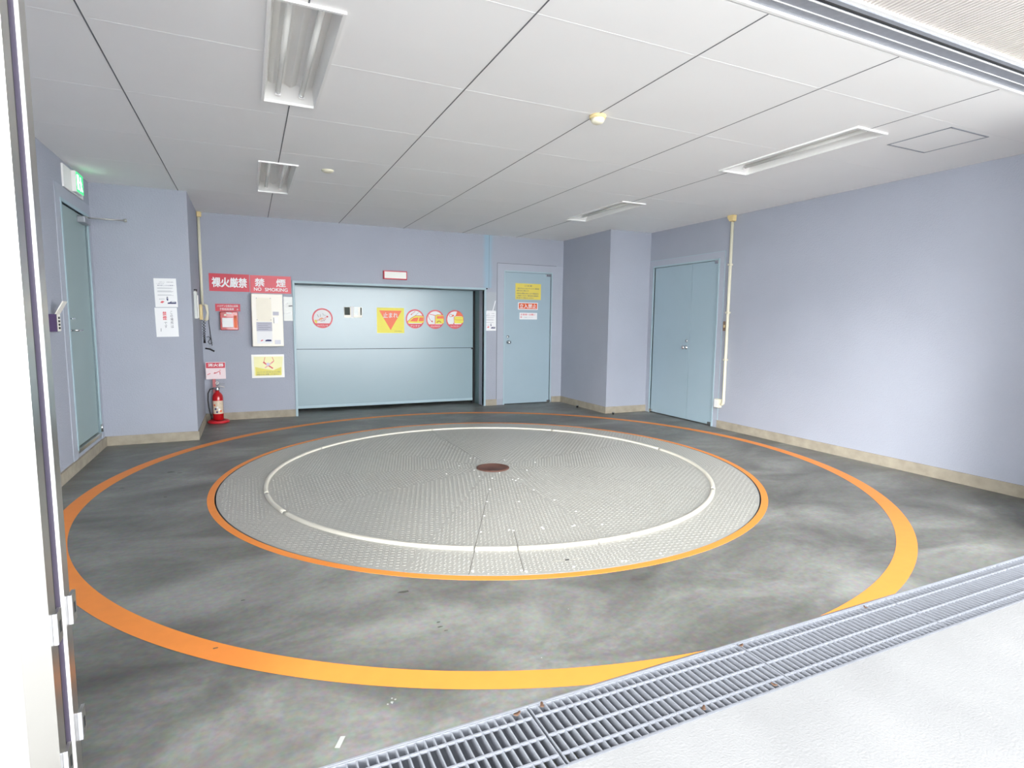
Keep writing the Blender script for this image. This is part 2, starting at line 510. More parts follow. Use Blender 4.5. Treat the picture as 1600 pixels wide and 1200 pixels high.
# cyan touch-up paint beside the joint, feathered at its sides
def cyan_mat(xo):
    m = wall_mat('cyan_touch_up', (166, 171, 183)); nt = m.node_tree; N = nt.nodes; L = nt.links; b = N['Principled BSDF']
    base = b.inputs['Base Color'].links[0].from_socket
    tc = N.new('ShaderNodeTexCoord'); sp = N.new('ShaderNodeSeparateXYZ'); L.new(tc.outputs['Object'], sp.inputs[0])
    nz = N.new('ShaderNodeTexNoise'); nz.inputs['Scale'].default_value = 7; L.new(tc.outputs['Object'], nz.inputs['Vector'])
    ad = N.new('ShaderNodeMath'); ad.operation = 'MULTIPLY_ADD'; L.new(nz.outputs['Fac'], ad.inputs[0]); ad.inputs[1].default_value = .06; L.new(sp.outputs['X'], ad.inputs[2])
    cr = N.new('ShaderNodeValToRGB'); mr = N.new('ShaderNodeMapRange')
    mr.inputs['From Min'].default_value = 1.32 - xo + .03; mr.inputs['From Max'].default_value = 1.545 - xo + .03
    L.new(ad.outputs[0], mr.inputs['Value']); L.new(mr.outputs[0], cr.inputs['Fac'])
    e_ = cr.color_ramp.elements; e_[0].position = .08; e_[0].color = (0, 0, 0, 1); e_[1].position = .92; e_[1].color = (0, 0, 0, 1)
    for p_ in (.35, .68): k_ = e_.new(p_); k_.color = (.85, .85, .85, 1)
    mx = N.new('ShaderNodeMix'); mx.data_type = 'RGBA'; L.new(cr.outputs['Color'], mx.inputs[0]); L.new(base, mx.inputs[6]); mx.inputs[7].default_value = lin((152, 181, 198)) + (1,)
    L.new(mx.outputs[2], b.inputs['Base Color']); return m
B(1.33, 1.56, YB - .0008, YB, 1.885, H).build('paint_patch', cyan_mat(wb['_w'][0]), wb)

# plinths
def plinth(name, *boxes):
    mb = MB()
    for b_ in boxes: mb.box(*b_)
    return struct(mb.build(name, PLINTH))
e = .012
plinth('baseboard_left', (XL, XL + e + .006, YJ, YL, 0, BHT))
plinth('baseboard_left_block', (XL + .02, XLB + e, YL - e, YL, 0, BHT), (XLB, XLB + e, YL, YB - e, 0, BHT))
plinth('baseboard_back', (XLB, -1.470, YB - e, YB, 0, BHT), (1.405, 1.598, YB - e, YB, 0, BHT), (2.615, XP, YB - e, YB, 0, BHT))
plinth('baseboard_right_block', (XP - e, XP, YP - e, YB - e, 0, BHT), (XP, XR, YP - e, YP, 0, BHT))
plinth('baseboard_right', (XR - e, XR, YJ, .772, 0, BHT))
plinth('baseboard_front_right', (XJR + .01, XR - e, YJ, YJ + e, 0, BHT))

# ------------------------------------------------------------------ opening jamb, header, canopy
BRIGHT = mat('bright_brushed_edge', (236, 234, 228), rough=.25, metal=.9)
def guide_rail(name, xin, sgn):
    """sgn=+1: reveal faces +x.  Stainless jamb with a shutter slot down the reveal"""
    X = lambda d: xin - sgn * d          # d = depth behind the reveal face
    r = sroot(name, (xin, (YJ + YF) / 2, 0))
    def bx(a, b, y0, y1, z0=0., z1=HH): return B(min(X(a), X(b)), max(X(a), X(b)), y0, y1, z0, z1)
    bx(0, .06, YJ - .052, YJ + .004).build('inner_strip', STEEL, r)
    bx(0, .06, YF, -3.118).build('outer_strip', STEEL, r)
    bx(.0025, .06, -3.106, -3.062).build('slot', mat('slot_shade_fill', (58, 50, 72), rough=.6), r)  # near-flush fill, its colour paints the slot's shade and purple fringe
    bx(.0015, .06, -3.118, -3.106).build('slot_shade_strip', BLACK, r)  # black strip painting the deepest shade of the open slot
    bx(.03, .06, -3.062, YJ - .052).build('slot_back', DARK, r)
    bx(-.003, .03, -3.064, -3.053).build('slot_lip', WHITEM, r)
    bx(.06, 2.4, YF, YF + .05).build('cladding_panel', STEELS, r)
    return r
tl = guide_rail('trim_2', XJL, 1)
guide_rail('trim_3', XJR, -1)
hd = sroot('trim_4', (0, (YJ + YF) / 2, HH))
def hb(n, m, y0, y1, z0, z1): return B(XJL, XJR, y0, y1, z0, z1).build(n, m, hd)
HZ = 2.72
hb('inner_lip', WHITEM, -2.884, -2.867, HZ - .012, HZ + .14)
hb('header_soffit', GALV, -3.003, -2.884, HZ, HZ + .15)
hb('bead', WHITEM, -2.939, -2.935, HZ - .003, HZ + .001)
hb('bead', WHITEM, -3.006, -3.001, HZ - .004, HZ + .001)
hb('slot', BLACK, -3.03, -3.006, HZ + .006, HZ + .15)
hb('outer_strip', GALV, -3.050, -3.028, HZ, HZ + .15)
hb('outer_lip', WHITEM, -3.070, -3.050, HZ + .006, HZ + .15)
# canopy outside
cy0 = -3.95
cz = 2.735
mb = MB(); pitch_ = .0245; x = -6.0; up = True
pts = []
while x < 7:
    pts += [(x, cz), (x + pitch_ * .5, cz), (x + pitch_ * .56, cz + .014), (x + pitch_ * .94, cz + .014)]
    x += pitch_
for a, b in zip(pts, pts[1:]): mb.poly([(a[0], -3.070, a[1]), (b[0], -3.070, b[1]), (b[0], cy0, b[1]), (a[0], cy0, a[1])])
mb.box(-6, 7, cy0, YF, cz + .02, cz + .3)
mb.box(-6, XJL, YF, YF + .16, cz + .02, cz + .3); mb.box(XJR, 7, YF, YF + .16, cz + .02, cz + .3)
mb.box(-6, 7, cy0 - .03, cy0, cz - .02, cz + .3)
struct(mb.build('ceiling_canopy', SOFFIT, fix=False))

CLIPM = mat('zinc_clip', (206, 208, 214), rough=.35, metal=.5)
# guide clips on the left jamb
CL = [(YJ, .575, 'upper clip on the inner edge of the left jamb'), (YJ + .01, .235, 'lower clip on the inner edge of the left jamb'),
      (-3.125, .585, 'upper clip on the outer edge of the left jamb'), (-3.125, .22, 'lower clip on the outer edge of the left jamb')]
for y, z, lb in CL:
    t_ = thing('shutter_clip', 'small bright metal ' + lb, 'clip', (XJL, y, z - .04), 'shutter clips on the left jamb')
    B(XJL, XJL + .010, y - .022, y - .018, z - .04, z + .04).build('plate', CLIPM, t_, bevel=.001)
    B(XJL, XJL + .009, y - .018, y + .020, z - .04, z + .04).build('tab', STEEL, t_)
    B(XJL + .0085, XJL + .0095, y - .002, y + .010, z - .018, z + .012).build('slot', DARK, t_)

# ------------------------------------------------------------------ turntable
tt = thing('car_turntable', 'large round checker-plate car turntable set flush in the garage floor', 'turntable', (0, 0, 0))
RR, RO = 1.952, 2.302
sectors = [(-90, -45), (-45, -22), (-22, 12), (12, 50), (50, 92), (92, 130), (130, 168), (168, 200), (200, 235), (235, 270)]
orient = [28, 62, 8, 72, 98, 35, 80, 20, 62, 100]
orient = [35, 80, 62, 95, 88, 20, 75, 0, 28, 70]
def deck_plate(a0, a1, rot):
    mb = MB()
    mb.ring(.15, RO, -.012, 0, a0 + .012, a1 - .012, n=max(6, int((a1 - a0) / 2)))
    p = .0262; c, s_ = math.cos(D2R(rot)), math.sin(D2R(rot)); N_ = int(RO / p) + 2
    m0, m1 = D2R(a0), D2R(a1)
    for i in range(-N_, N_ + 1):
        for j in range(-N_, N_ + 1):
            u, v = i * p, j * p
            x, y = u * c - v * s_, u * s_ + v * c
            r = math.hypot(x, y)
            if r < .165 or r > RO - .018 or abs(r - RR) < .038: continue
            a = math.degrees(math.atan2(y, x))
            while a < a0: a += 360
            if a > a1: continue
            if min(r * D2R(a - a0), r * D2R(a1 - a)) < .007: continue
            th = D2R(rot + (45 if (i + j) % 2 else -45))
            ct, st = math.cos(th), math.sin(th); l, w = .0115, .0036
            b = len(mb.v)
            mb.v += [(x + l * ct, y + l * st, .0001), (x - w * st, y + w * ct, .0001), (x - l * ct, y - l * st, .0001), (x + w * st, y - w * ct, .0001), (x + l * .45 * ct, y + l * .45 * st, .0021), (x - l * .45 * ct, y - l * .45 * st, .0021)]
            for q in ((0, 1, 4), (1, 2, 5), (1, 5, 4), (2, 3, 5), (3, 0, 4), (3, 4, 5)): mb.face([b + k for k in q])
    return mb
for (a0, a1), ro in zip(sectors, orient):
    deck_plate(a0, a1, ro).build('deck_plate', PLATE, tt, fix=False)
B(-.001, .001, 0, 0.001, -.02, -.019).build('bearing_frame', DARK, tt)
MB().lathe([(2.29, -.075), (2.29, -.013)], n=64).build('bearing_frame', DARK, tt) if False else None
# guide ring in segments
gaps = [-176.6, -161.0, -115.9, -108.3, -93.2, -85.8, -45, 0, 45, 90, 135]
gaps = sorted(gaps)
for i, g0 in enumerate(gaps):
    g1 = gaps[(i + 1) % len(gaps)] + (360 if i == len(gaps) - 1 else 0)
    gp = .16 if -120 < g0 < -80 or g0 < -150 else .04
    mb = MB(); n = max(3, int((g1 - g0) / 1.5)); prof = [(-.017, .0), (-.016, .010), (-.009, .016), (.009, .016), (.016, .010), (.017, .0)]
    for k in range(n + 1):
        t = D2R(g0 + gp + (g1 - g0 - 2 * gp) * k / n)
        for dr_, z in prof: mb.v.append(((RR + dr_) * math.cos(t), (RR + dr_) * math.sin(t), z))
    for k in range(n):
        for q in range(5): mb.face([k * 6 + q, k * 6 + q + 1, k * 6 + 7 + q, k * 6 + 6 + q], True)
    mb.face(list(range(6))); mb.face([n * 6 + q for q in range(6)][::-1])
    mb.build('guide_ring', RAILM, tt)
# hub
MB().lathe([(.152, 0), (.152, .006), (.140, .0095), (.118, .0095), (.114, .007), (.0, .007)], c=(-.012, -.04, 0), n=48).build('hub_cover', RUST, tt)
SEAMP = mat('dark_plate_seam', (96, 92, 84), rough=.8)  # even dark colour of the joints between deck plates
# seams of the removable plates
def seg(mb, a, b, w, z=.0012):
    a = Vector(a + (z,)); b = Vector(b + (z,)); d = (b - a).normalized(); nrm = Vector((-d.y, d.x, 0)) * w
    mb.poly([a + nrm, a - nrm, b - nrm, b + nrm])
mb = MB()
for a, b in [((-.347, -.743), (-.846, -1.746)), ((-.86, -1.78), (-1.005, -2.07)), ((-.50, -1.545), (-.60, -1.83)), ((-.62, -1.87), (-.715, -2.15)), ((-.03, .35), (-.02, 1.9)), ((-.127, 1.158), (-.088, .733))]:
    mb = MB(); seg(mb, a, b, .0013, .0022)
    mb.build('plate_seam', SEAMP, tt)
mb = MB(); seg(mb, (-.505, -2.102), (-.338, -2.126), .002, .0023); mb.build('lifting_slot', RAILM, tt)
mb = MB(); seg(mb, (-.435, -2.110), (-.41, -2.114), .006, .0025); mb.build('lifting_hole', DARK, tt)
bolts = [(-0.074, 0.388), (-0.026, 0.385), (0.21, 0.192), (0.449, -0.003), (-0.277, 0.148), (-0.205, -0.058), (-0.476, -0.082), (0.243, -0.242), (-0.026, -0.228), (-0.236, -0.268), (-0.155, -0.368), (-0.006, -0.467), (0.049, -0.464), (0.003, -0.51), (-0.301, -0.662), (0.021, -0.815), (-0.441, -0.946), (-0.219, -1.039), (-0.578, -1.232), (-0.713, -1.509), (-0.531, -1.548), (-0.509, -1.568), (-0.311, -1.59), (-0.315, -1.617), (-0.113, -1.651), (-0.091, -1.641), (0.088, -1.701), (-0.854, -1.794), (-0.97, -2.031), (-0.723, -2.131), (-0.704, -2.15), (-0.433, -2.205), (0.133, -2.249), (-0.138, -2.246), (-0.118, -2.254), (0.047, -1.111), (0.065, -1.401)]
b0 = MB().lathe([(.0075, 0), (.0075, .0022), (.004, .0036), (0, .0036)], n=10).build('bolt', WHITEM, tt, origin=(0, 0, 0))
b0.location = bolts[0] + (0.0005,)
for x, y in bolts[1:]:
    c = b0.copy(); COL.objects.link(c); c.parent = tt; c.location = (x, y, .0005)

# ------------------------------------------------------------------ ceiling lights
def make_light(cx, cy, label):
    r = thing('fluorescent_light', label, 'light', (cx, cy, H), 'recessed twin-tube ceiling lights')
    w, l = LW / 2, LL / 2; iw, il = w - .016, l - .016; zt = H + .075
    mb = MB(); z0 = H - .012
    outer = [(-w, -l), (w, -l), (w, l), (-w, l)]; inner = [(-iw, -il), (iw, -il), (iw, il), (-iw, il)]
    for i in range(4):
        j = (i + 1) % 4
        o0, o1, i0, i1 = outer[i], outer[j], inner[i], inner[j]
        P = lambda q, z: (cx + q[0], cy + q[1], z)
        mb.poly([P(o0, z0), P(o1, z0), P(i1, z0), P(i0, z0)]); mb.poly([P(o0, H), P(o1, H), P(o1, z0), P(o0, z0)]); mb.poly([P(i0, z0), P(i1, z0), P(i1, H + .004), P(i0, H + .004)])
    mb.build('trim_frame', WHITEM, r)
    top = [(-iw + .02, -il + .10), (iw - .02, -il + .10), (iw - .02, il - .10), (-iw + .02, il - .10)]
    mb = MB()
    for i in range(4):
        j = (i + 1) % 4
        P = lambda q, z: (cx + q[0], cy + q[1], z)
        mb.poly([P(inner[i], H + .003), P(inner[j], H + .003), P(top[j], zt), P(top[i], zt)])
    # folded centre ridge of the reflector
    for xa, xb, za, zb in ((-iw + .02, -.10, zt, zt - .012), (-.10, -.035, zt - .012, zt), (-.035, .0, zt, zt - .02), (.0, .035, zt - .02, zt), (.035, .10, zt, zt - .012), (.10, iw - .02, zt - .012, zt)):
        mb.poly([(cx + xa, cy - il + .10, za), (cx + xb, cy - il + .10, zb), (cx + xb, cy + il - .10, zb), (cx + xa, cy + il - .10, za)])
    mb.box(cx - iw, cx + iw, cy - il, cy + il, H + .10, H + .11)
    mb.build('reflector', WHITEM, r, fix=False)
    for sx in (-.068, .068):
        zc = H + .036
        t_ = MB().cyl((cx + sx, cy - l + .075, zc), (cx + sx, cy + l - .075, zc), .0145, n=14).build('tube', TUBEW, r)
        for sy in (-1, 1):
            ye = cy + sy * (l - .072)
            MB().cyl((cx + sx, ye, zc), (cx + sx, ye - sy * .014, zc), .0155, n=14).build('end_cap', CHROME, t_)
            B(cx + sx - .016, cx + sx + .016, min(ye, ye + sy * .014), max(ye, ye + sy * .014), zc - .018, zc + .06).build('lamp_holder', WHITEM, r)
    return r
l0 = make_light(*LIGHTS[0], 'white recessed twin-tube ceiling light nearest the doorway on the left side')
for (x, y), lb in zip(LIGHTS[1:], ['small-looking recessed twin-tube light on the left, in front of the lift door', 'recessed twin-tube light on the right near the ceiling hatch', 'recessed twin-tube light at back right above the wall corner']):
    copy_tree(l0, (x, y, H), lb)
# screw detail of the second fixture: tiny dark bracket
# smoke detector / emergency lamp
r = thing('ceiling_detector', 'round cream detector dome on the ceiling in mid room', 'detector', (.106, -1.489, H - .05))
MB().lathe([(.0, -.018), (.053, -.018), (.056, 0), (.0, 0)], c=(.106, -1.489, H), n=32).build('base', CREAMO, r)
MB().lathe([(.0, -.052), (.02, -.052), (.036, -.045), (.044, -.032), (.045, -.018), (0, -.018)], c=(.106, -1.489, H), n=32).build('dome', CREAM, r)
r = thing('ceiling_detector', 'flat white round disc on the ceiling right of the far left light', 'detector', (-1.327, .761, H - .02))
MB().lathe([(0, -.02), (.035, -.02), (.05, -.012), (.054, 0), (0, 0)], c=(-1.327, .761, H), n=32).build('disc', CREAM, r)
# hatch
r = thing('ceiling_hatch', 'square aluminium-framed access hatch in the ceiling at right', 'hatch', (2.595, -2.17, H))
mb = MB(); x0, x1, y0, y1 = 2.368, 2.825, -2.388, -1.952
for a in ((x0, x1, y0, y0 + .012), (x0, x1, y1 - .012, y1), (x0, x0 + .012, y0, y1), (x1 - .012, x1, y0, y1)): mb.box(*a, H - .004, H - .0015)
mb.build('frame', GALV, r)
B(x0 + .014, x1 - .014, y0 + .014, y1 - .014, H - .0022, H - .0012).build('panel', CEIL, r)

# ------------------------------------------------------------------ text helper
def text_mesh(body, bold=0.0):
    cu = bpy.data.curves.new('t', 'FONT'); cu.body = body; cu.offset = bold; cu.resolution_u = 3
    cu.fill_mode = 'BOTH'
    o = bpy.data.objects.new('t', cu); COL.objects.link(o)
    dg = bpy.context.evaluated_depsgraph_get(); dg.update()
    me = o.evaluated_get(dg).to_mesh()
    vs = [tuple(v.co) for v in me.vertices]; fs = [tuple(p.vertices) for p in me.polygons]
    o.evaluated_get(dg).to_mesh_clear(); bpy.data.objects.remove(o); bpy.data.curves.remove(cu)
    return vs, fs

class Sign:
    """flat notice: u to the right, v up, w out of the wall, metres from its lower left corner"""
    def __init__(s, name, label, cat, corner, n, w, h, m, th=.002, group=None, part='panel', tilt=0.0, round_=None):
        s.c = Vector(corner); s.nv = Vector(n)
        s.uv = Vector((0, 0, 1)).cross(s.nv).normalized() if False else None
        s.uv = Vector((-s.nv.y, s.nv.x, 0)).normalized()
        s.vv = Vector((0, 0, 1)); s.w, s.h, s.th = w, h, th
        if tilt:
            R_ = Matrix.Rotation(tilt, 3, s.nv); s.uv = R_ @ s.uv; s.vv = R_ @ s.vv
        s.root = thing(name, label, cat, tuple(s.c + s.uv * w / 2), group)
        s.lv = 0
        if m:
            if round_: s.disc(w / 2, h / 2, w / 2, m, part, z0=0.0002, z1=th)
            else: s.shape([(0, 0), (w, 0), (w, h), (0, h)], m, part, z0=.0002, z1=th)
    def P(s, u, v, z): return tuple(s.c + s.uv * u + s.vv * v + s.nv * z)
    def shape(s, pts, m, part='pictogram', z0=None, z1=None, lift=1):
        s.multi([pts], m, part, z0, z1, lift)
    def multi(s, polys, m, part='pictogram', z0=None, z1=None, lift=1):
        z0 = s.th if z0 is None else z0; z1 = s.th + .0004 * lift if z1 is None else z1
        mb = MB()
        for pts in polys:
            k = len(mb.v); n = len(pts)
            mb.v += [s.P(u, v, z1) for u, v in pts] + [s.P(u, v, z0) for u, v in pts]
            mb.face([k + i for i in range(n)])
            for i in range(n):
                j = (i + 1) % n; mb.face([k + i, k + n + i, k + n + j, k + j])
            mb.face([k + n + i for i in range(n)][::-1])
        return mb.build(part, m, s.root, fix=True)
    def disc(s, u, v, r, m, part='pictogram', z0=None, z1=None, lift=1, n=40):
        s.shape([(u + r * math.cos(2 * PI * i / n), v + r * math.sin(2 * PI * i / n)) for i in range(n)], m, part, z0, z1, lift)
    def line(s, path, wd, m, part='pictogram', lift=2):
        polys = []
        for a, b in zip(path, path[1:]):
            a = Vector(a); b = Vector(b); d = (b - a).normalized() * wd * .4; nn = Vector((-d.y, d.x)).normalized() * wd / 2
            polys.append([tuple(a - d + nn), tuple(a - d - nn), tuple(b + d - nn), tuple(b + d + nn)])
        s.multi(polys, m, part, lift=lift)
    def arc(s, u, v, r, a0, a1, wd, m, part='pictogram', lift=2, n=14):
        s.line([(u + r * math.cos(D2R(a0 + (a1 - a0) * i / n)), v + r * math.sin(D2R(a0 + (a1 - a0) * i / n))) for i in range(n + 1)], wd, m, part, lift)
    def text(s, body, u0, v0, u1, v1, m, bold=.012, part='lettering', lift=3, vertical=False):
        vs, fs = text_mesh('\n'.join(body) if vertical else body)
        if not vs: return
        xs = [v[0] for v in vs]; ys = [v[1] for v in vs]
        sx = (u1 - u0) / max(1e-6, max(xs) - min(xs)); sy = (v1 - v0) / max(1e-6, max(ys) - min(ys))
        mb = MB(); d = bold * .9 * (v1 - v0)
        # heavier lettering: the same glyph outline repeated with hair-thin offsets
        for k, (ox, oy) in enumerate([(0, 0)] if bold <= 0 else [(-d, -d), (d, -d), (-d, d), (d, d), (0, 0)]):
            z = s.th + .0004 * lift + .00006 * k; b_ = len(mb.v)
            mb.v += [s.P(u0 + (v[0] - min(xs)) * sx + ox, v0 + (v[1] - min(ys)) * sy + oy, z) for v in vs]
            for f in fs: mb.face([b_ + i for i in f])
        mb.build(part, m, s.root, fix=False)
BK = (0, -1, 0); LF = (1, 0, 0); RT = (-1, 0, 0)

# ------------------------------------------------------------------ doors
# left wall door (door_1)
d1 = sroot('door_1', (XL, 1.76, 0))
B(XL - .06, XL - .015, D1[0] + .004, D1[1] - .004, D1[2] + .012, D1[3] - .003).build('leaf', DOORG, d1)
mb = MB(); f = .006
mb.box(XL - .01, XL + f, 1.170, D1[0] - .03, BHT, D1[3] + .03); mb.box(XL - .01, XL + f, 1.17, 2.33, D1[3] + .03, 2.47); mb.box(XL - .01, XL + f, D1[1] + .03, 2.33, BHT, D1[3] + .03)
mb.build('frame', FRAMEL, d1)
mb = MB()
mb.box(XL - .1, XL + .012, D1[0] - .03, D1[0], D1[2], D1[3]); mb.box(XL - .1, XL + .012, D1[1], D1[1] + .03, D1[2], D1[3]); mb.box(XL - .1, XL + .012, D1[0] - .03, D1[1] + .03, D1[3], D1[3] + .03)
mb.build('door_stop', FRAMEB, d1)
B(XL - .1, XL + .01, D1[0], D1[1], D1[2] - .03, D1[2] + .004).build('threshold', STEEL, d1)
hz = 1.235
hdl = MB().lathe([(.0, 0), (.024, 0), (.024, .008), (.0, .008)], c=(XL - .015, 1.395, hz), axis='x', n=20).build('handle', CHROME, d1)
MB().tube([(XL - .01, 1.395, hz), (XL + .045, 1.395, hz), (XL + .05, 1.41, hz), (XL + .05, 1.53, hz)], .0085, n=10).build('lever', CHROME, hdl)
MB().lathe([(0, 0), (.024, 0), (.024, .006), (.016, .012), (0, .012)], c=(XL - .015, 1.395, hz + .105), axis='x', n=20).build('lock_cylinder', CHROME, d1)
B(XL, XL + .028, 1.36, 1.43, hz + .10, hz + .11).build('thumb_turn', CHROME, d1)
# closer
cl = B(XL - .015, XL + .05, 1.90, 2.13, 2.245, 2.305).build('door_closer', GALV, d1, bevel=.008)
MB().tube([(XL + .02, 2.09, 2.315), (XL + .33, 2.16, 2.325), ], .007, n=8).build('closer_arm', STEEL, cl)
MB().cyl((XL + .33, 2.16, 2.31), (XL + .33, 2.16, 2.34), .014).build('arm_joint', STEEL, cl)
MB().cyl((XL + .02, 2.09, 2.30), (XL + .02, 2.09, 2.33), .014).build('arm_joint', STEEL, cl)
MB().cyl((XL + .012, 2.20, D1[2] + .01), (XL + .012, 2.20, D1[2] + .09), .012, n=10).build('pivot_hinge', CHROME, d1)
# small back door (door_2)
d2 = sroot('door_2', (2.155, YB, 0))
B(D2[0] + .003, D2[1] - .003, YB + .012, YB + .055, .012, D2[3] - .003).build('leaf', DOORB, d2)
mb = MB(); mb.box(1.600, D2[0] - .022, YB - .004, YB + .01, BHT, D2[3] + .022); mb.box(D2[1] + .022, XP - .002, YB - .004, YB + .01, BHT, D2[3] + .022); mb.box(1.6, XP - .002, YB - .004, YB + .01, D2[3] + .022, 2.28)
mb.build('frame', FRAMEL, d2)
mb = MB(); mb.box(D2[0] - .022, D2[0], YB - .008, YB + .09, 0, D2[3]); mb.box(D2[1], D2[1] + .022, YB - .008, YB + .09, 0, D2[3]); mb.box(D2[0] - .022, D2[1] + .022, YB - .008, YB + .09, D2[3], D2[3] + .022)
mb.build('door_stop', FRAMEB, d2)
mb = MB(); mb.box(1.594, 1.599, YB - .005, YB, BHT, 2.284); mb.box(1.594, XP - .13, YB - .005, YB, 2.28, 2.286); mb.build('frame_joint', SEAM_D, d2)
MB().lathe([(0, 0), (.030, 0), (.030, -.006), (.012, -.010), (.012, -.035), (.026, -.045), (.028, -.06), (.018, -.072), (0, -.072)], c=(1.805, YB + .012, 1.025), axis='y', n=24).build('knob', CHROME, d2)
MB().lathe([(0, 0), (.022, 0), (.020, -.012), (0, -.012)], c=(1.797, YB + .012, 1.115), axis='y', n=20).build('lock_cylinder', CHROME, d2)
B(2.47, 2.57, YB - .012, YB + .012, 2.105, 2.14).build('pivot_hinge', CHROME, d2, bevel=.003)
B(2.52, 2.585, YB - .015, YB + .012, .01, .045).build('pivot_hinge', CHROME, d2, bevel=.003)
# double door in the right wall (door_3)
d3 = sroot('door_3', (XR, 1.52, 0))
mid = 1.372
for a, b in ((D3[0] + .004, mid - .002), (mid + .002, D3[1] - .004)):
    B(XR + .012, XR + .055, a, b, .014, D3[3] - .003).build('leaf', DOORB, d3)
mb = MB(); mb.box(XR - .005, XR + .01, .771, D3[0] - .022, BHT, D3[3] + .022); mb.box(XR - .005, XR + .01, .771, YP, D3[3] + .022, 2.28); mb.box(XR - .005, XR + .01, D3[1] + .022, YP, 0, D3[3] + .022)
mb.build('frame', FRAMEL, d3)
mb = MB(); mb.box(XR - .012, XR + .09, D3[0] - .022, D3[0], 0, D3[3]); mb.box(XR - .012, XR + .09, D3[1], D3[1] + .022, 0, D3[3]); mb.box(XR - .012, XR + .09, D3[0] - .022, D3[1] + .022, D3[3], D3[3] + .022)
mb.build('door_stop', FRAMEB, d3)
mb = MB(); mb.box(XR - .006, XR, .764, .771, BHT, 2.284); mb.box(XR - .006, XR, .764, YP, 2.28, 2.287); mb.build('frame_joint', FRAMEB, d3)
MB().lathe([(0, 0), (.030, 0), (.030, -.006), (.012, -.010), (.012, -.035), (.026, -.045), (.028, -.06), (.018, -.072), (0, -.072)], c=(XR + .012, 1.435, 1.025), axis='x', n=24).build('knob', CHROME, d3)
MB().lathe([(0, 0), (.022, 0), (.020, -.012), (0, -.012)], c=(XR + .012, 1.425, 1.115), axis='x', n=20).build('lock_cylinder', CHROME, d3)
for y, z in ((.905, 2.155), (.905, .03), (2.14, .03)):
    B(XR - .016, XR + .012, y - .03, y + .03, z - .02, z + .025).build('pivot_hinge', CHROME, d3, bevel=.003)
# dark backings so nothing shines through the gaps
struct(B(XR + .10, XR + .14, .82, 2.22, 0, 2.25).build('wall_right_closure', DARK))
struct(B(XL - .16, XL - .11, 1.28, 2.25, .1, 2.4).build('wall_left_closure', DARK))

# ------------------------------------------------------------------ car lift door (door_4)
d4 = sroot('door_4', (0, YD, 0))
LFM = mat('lift_door_upper_paint', (150, 172, 180), rough=.24, var=.05, nscale=1.2, bump=.06, bscale=3.5, dist=.02, spec=.6)
B(-1.437, 1.335, YD, YD + .04, .925, 1.95).build('upper_panel', LFM, d4)
B(-1.437, 1.325, YD - .015, YD + .03, .05, .918).build('lower_panel', LFM, d4)
B(-1.437, 1.325, YD - .022, YD - .015, .05, .088).build('bottom_rail', FRAMEB, d4)
B(-1.437, 1.335, YD + .01, YD + .03, .916, .928).build('panel_gap', DARK, d4)
B(1.337, 1.372, YD + .0, YD + .05, 0, 1.95).build('guide_gap', DARK, d4)
B(1.30, 1.345, YD - .035, YD - .002, .90, .925).build('stop_block', BLACK, d4)
mb = MB(); w_ = .032
mb.box(LO[0] - w_, LO[0], YB - .02, YB + .06, 0, LO[3]); mb.box(LO[1], LO[1] + w_, YB - .02, YB + .06, 0, LO[3]); mb.box(LO[0] - w_, LO[1] + w_, YB - .02, YB + .06, LO[3], LO[3] + w_)
mb.build('frame', FRAMEB, d4, bevel=.002)
B(1.40, 1.42, YB - .03, YB - .02, LO[3] + .01, LO[3] + .03).build('frame_screw', DARK, d4)
# viewing window in the upper panel
win = B(-.726, -.462, YD - .012, YD, 1.392, 1.55).build('viewing_window', IVORY, d4)
yw = YD - .013
B(-.720, -.640, yw - .001, yw + .001, 1.430, 1.545).build('pane', GLASSD, win)
B(-.625, -.590, yw - .006, yw + .001, 1.385, 1.56).build('latch_strip', WHITE, win)
B(-.580, -.52, yw - .001, yw + .001, 1.43, 1.545).build('pane', mat('clouded_pane', (190, 200, 198), rough=.2), win)
B(-.487, -.468, yw - .001, yw + .001, 1.430, 1.545).build('pane', GLASSD, win)

# round warning stickers on the lift door
YS = YD - .0005
def sticker(cx, cz, r, label, caption):
    s_ = Sign('warning_sticker', label, 'sticker', (cx - r, YS, cz - r), BK, 2 * r, 2 * r, REDL, .0015, 'round pictogram stickers on the lift door', round_=True)
    s_.disc(r, r, r * .86, WHITE, 'white_field', lift=1)
    n = 24; a0 = math.asin(-.55)
    pts = [(r + r * .93 * math.cos(a), r + r * .93 * math.sin(a)) for a in [PI - a0 + (PI + 2 * a0) * i / n for i in range(n + 1)]]
    s_.shape(pts, REDL, 'caption_band', lift=2)
    s_.text(caption, r - r * .5, r * .17, r + r * .5, r * .36, WHITE, bold=.01, lift=3)
    return s_
R1_ = .142
s_ = sticker(-1.036, 1.377, .146, 'round red-rimmed sticker of a hand pulling a brake lever, left of the window', 'サイドブレーキ'); r = .146
s_.shape([(.03, .115), (.055, .125), (.075, .08), (.05, .07)], YEL, 'sleeve', lift=2)
s_.line([(.06, .115), (.10, .125), (.135, .15), (.16, .135), (.20, .165)], .005, REDL, lift=3)
s_.shape([(.10, .11), (.15, .135), (.16, .15), (.13, .155), (.10, .14)], mat('peach_print', (240, 190, 140)), 'hand', lift=2)
s_.line([(.06, .10), (.10, .115), (.13, .10), (.155, .115), (.18, .12), (.20, .15)], .004, REDL, lift=3)
s_.disc(.215, .17, .013, REDL, 'lever_knob', lift=3)
for u in (.125, .145, .165): s_.line([(u, .10), (u + .012, .13)], .0035, INK, 'fingers', lift=4)
s_.line([(.075, .20), (.09, .165)], .005, INK, 'motion_arrow', lift=3); s_.line([(.12, .205), (.115, .165)], .003, INK, 'motion_arrow', lift=3)
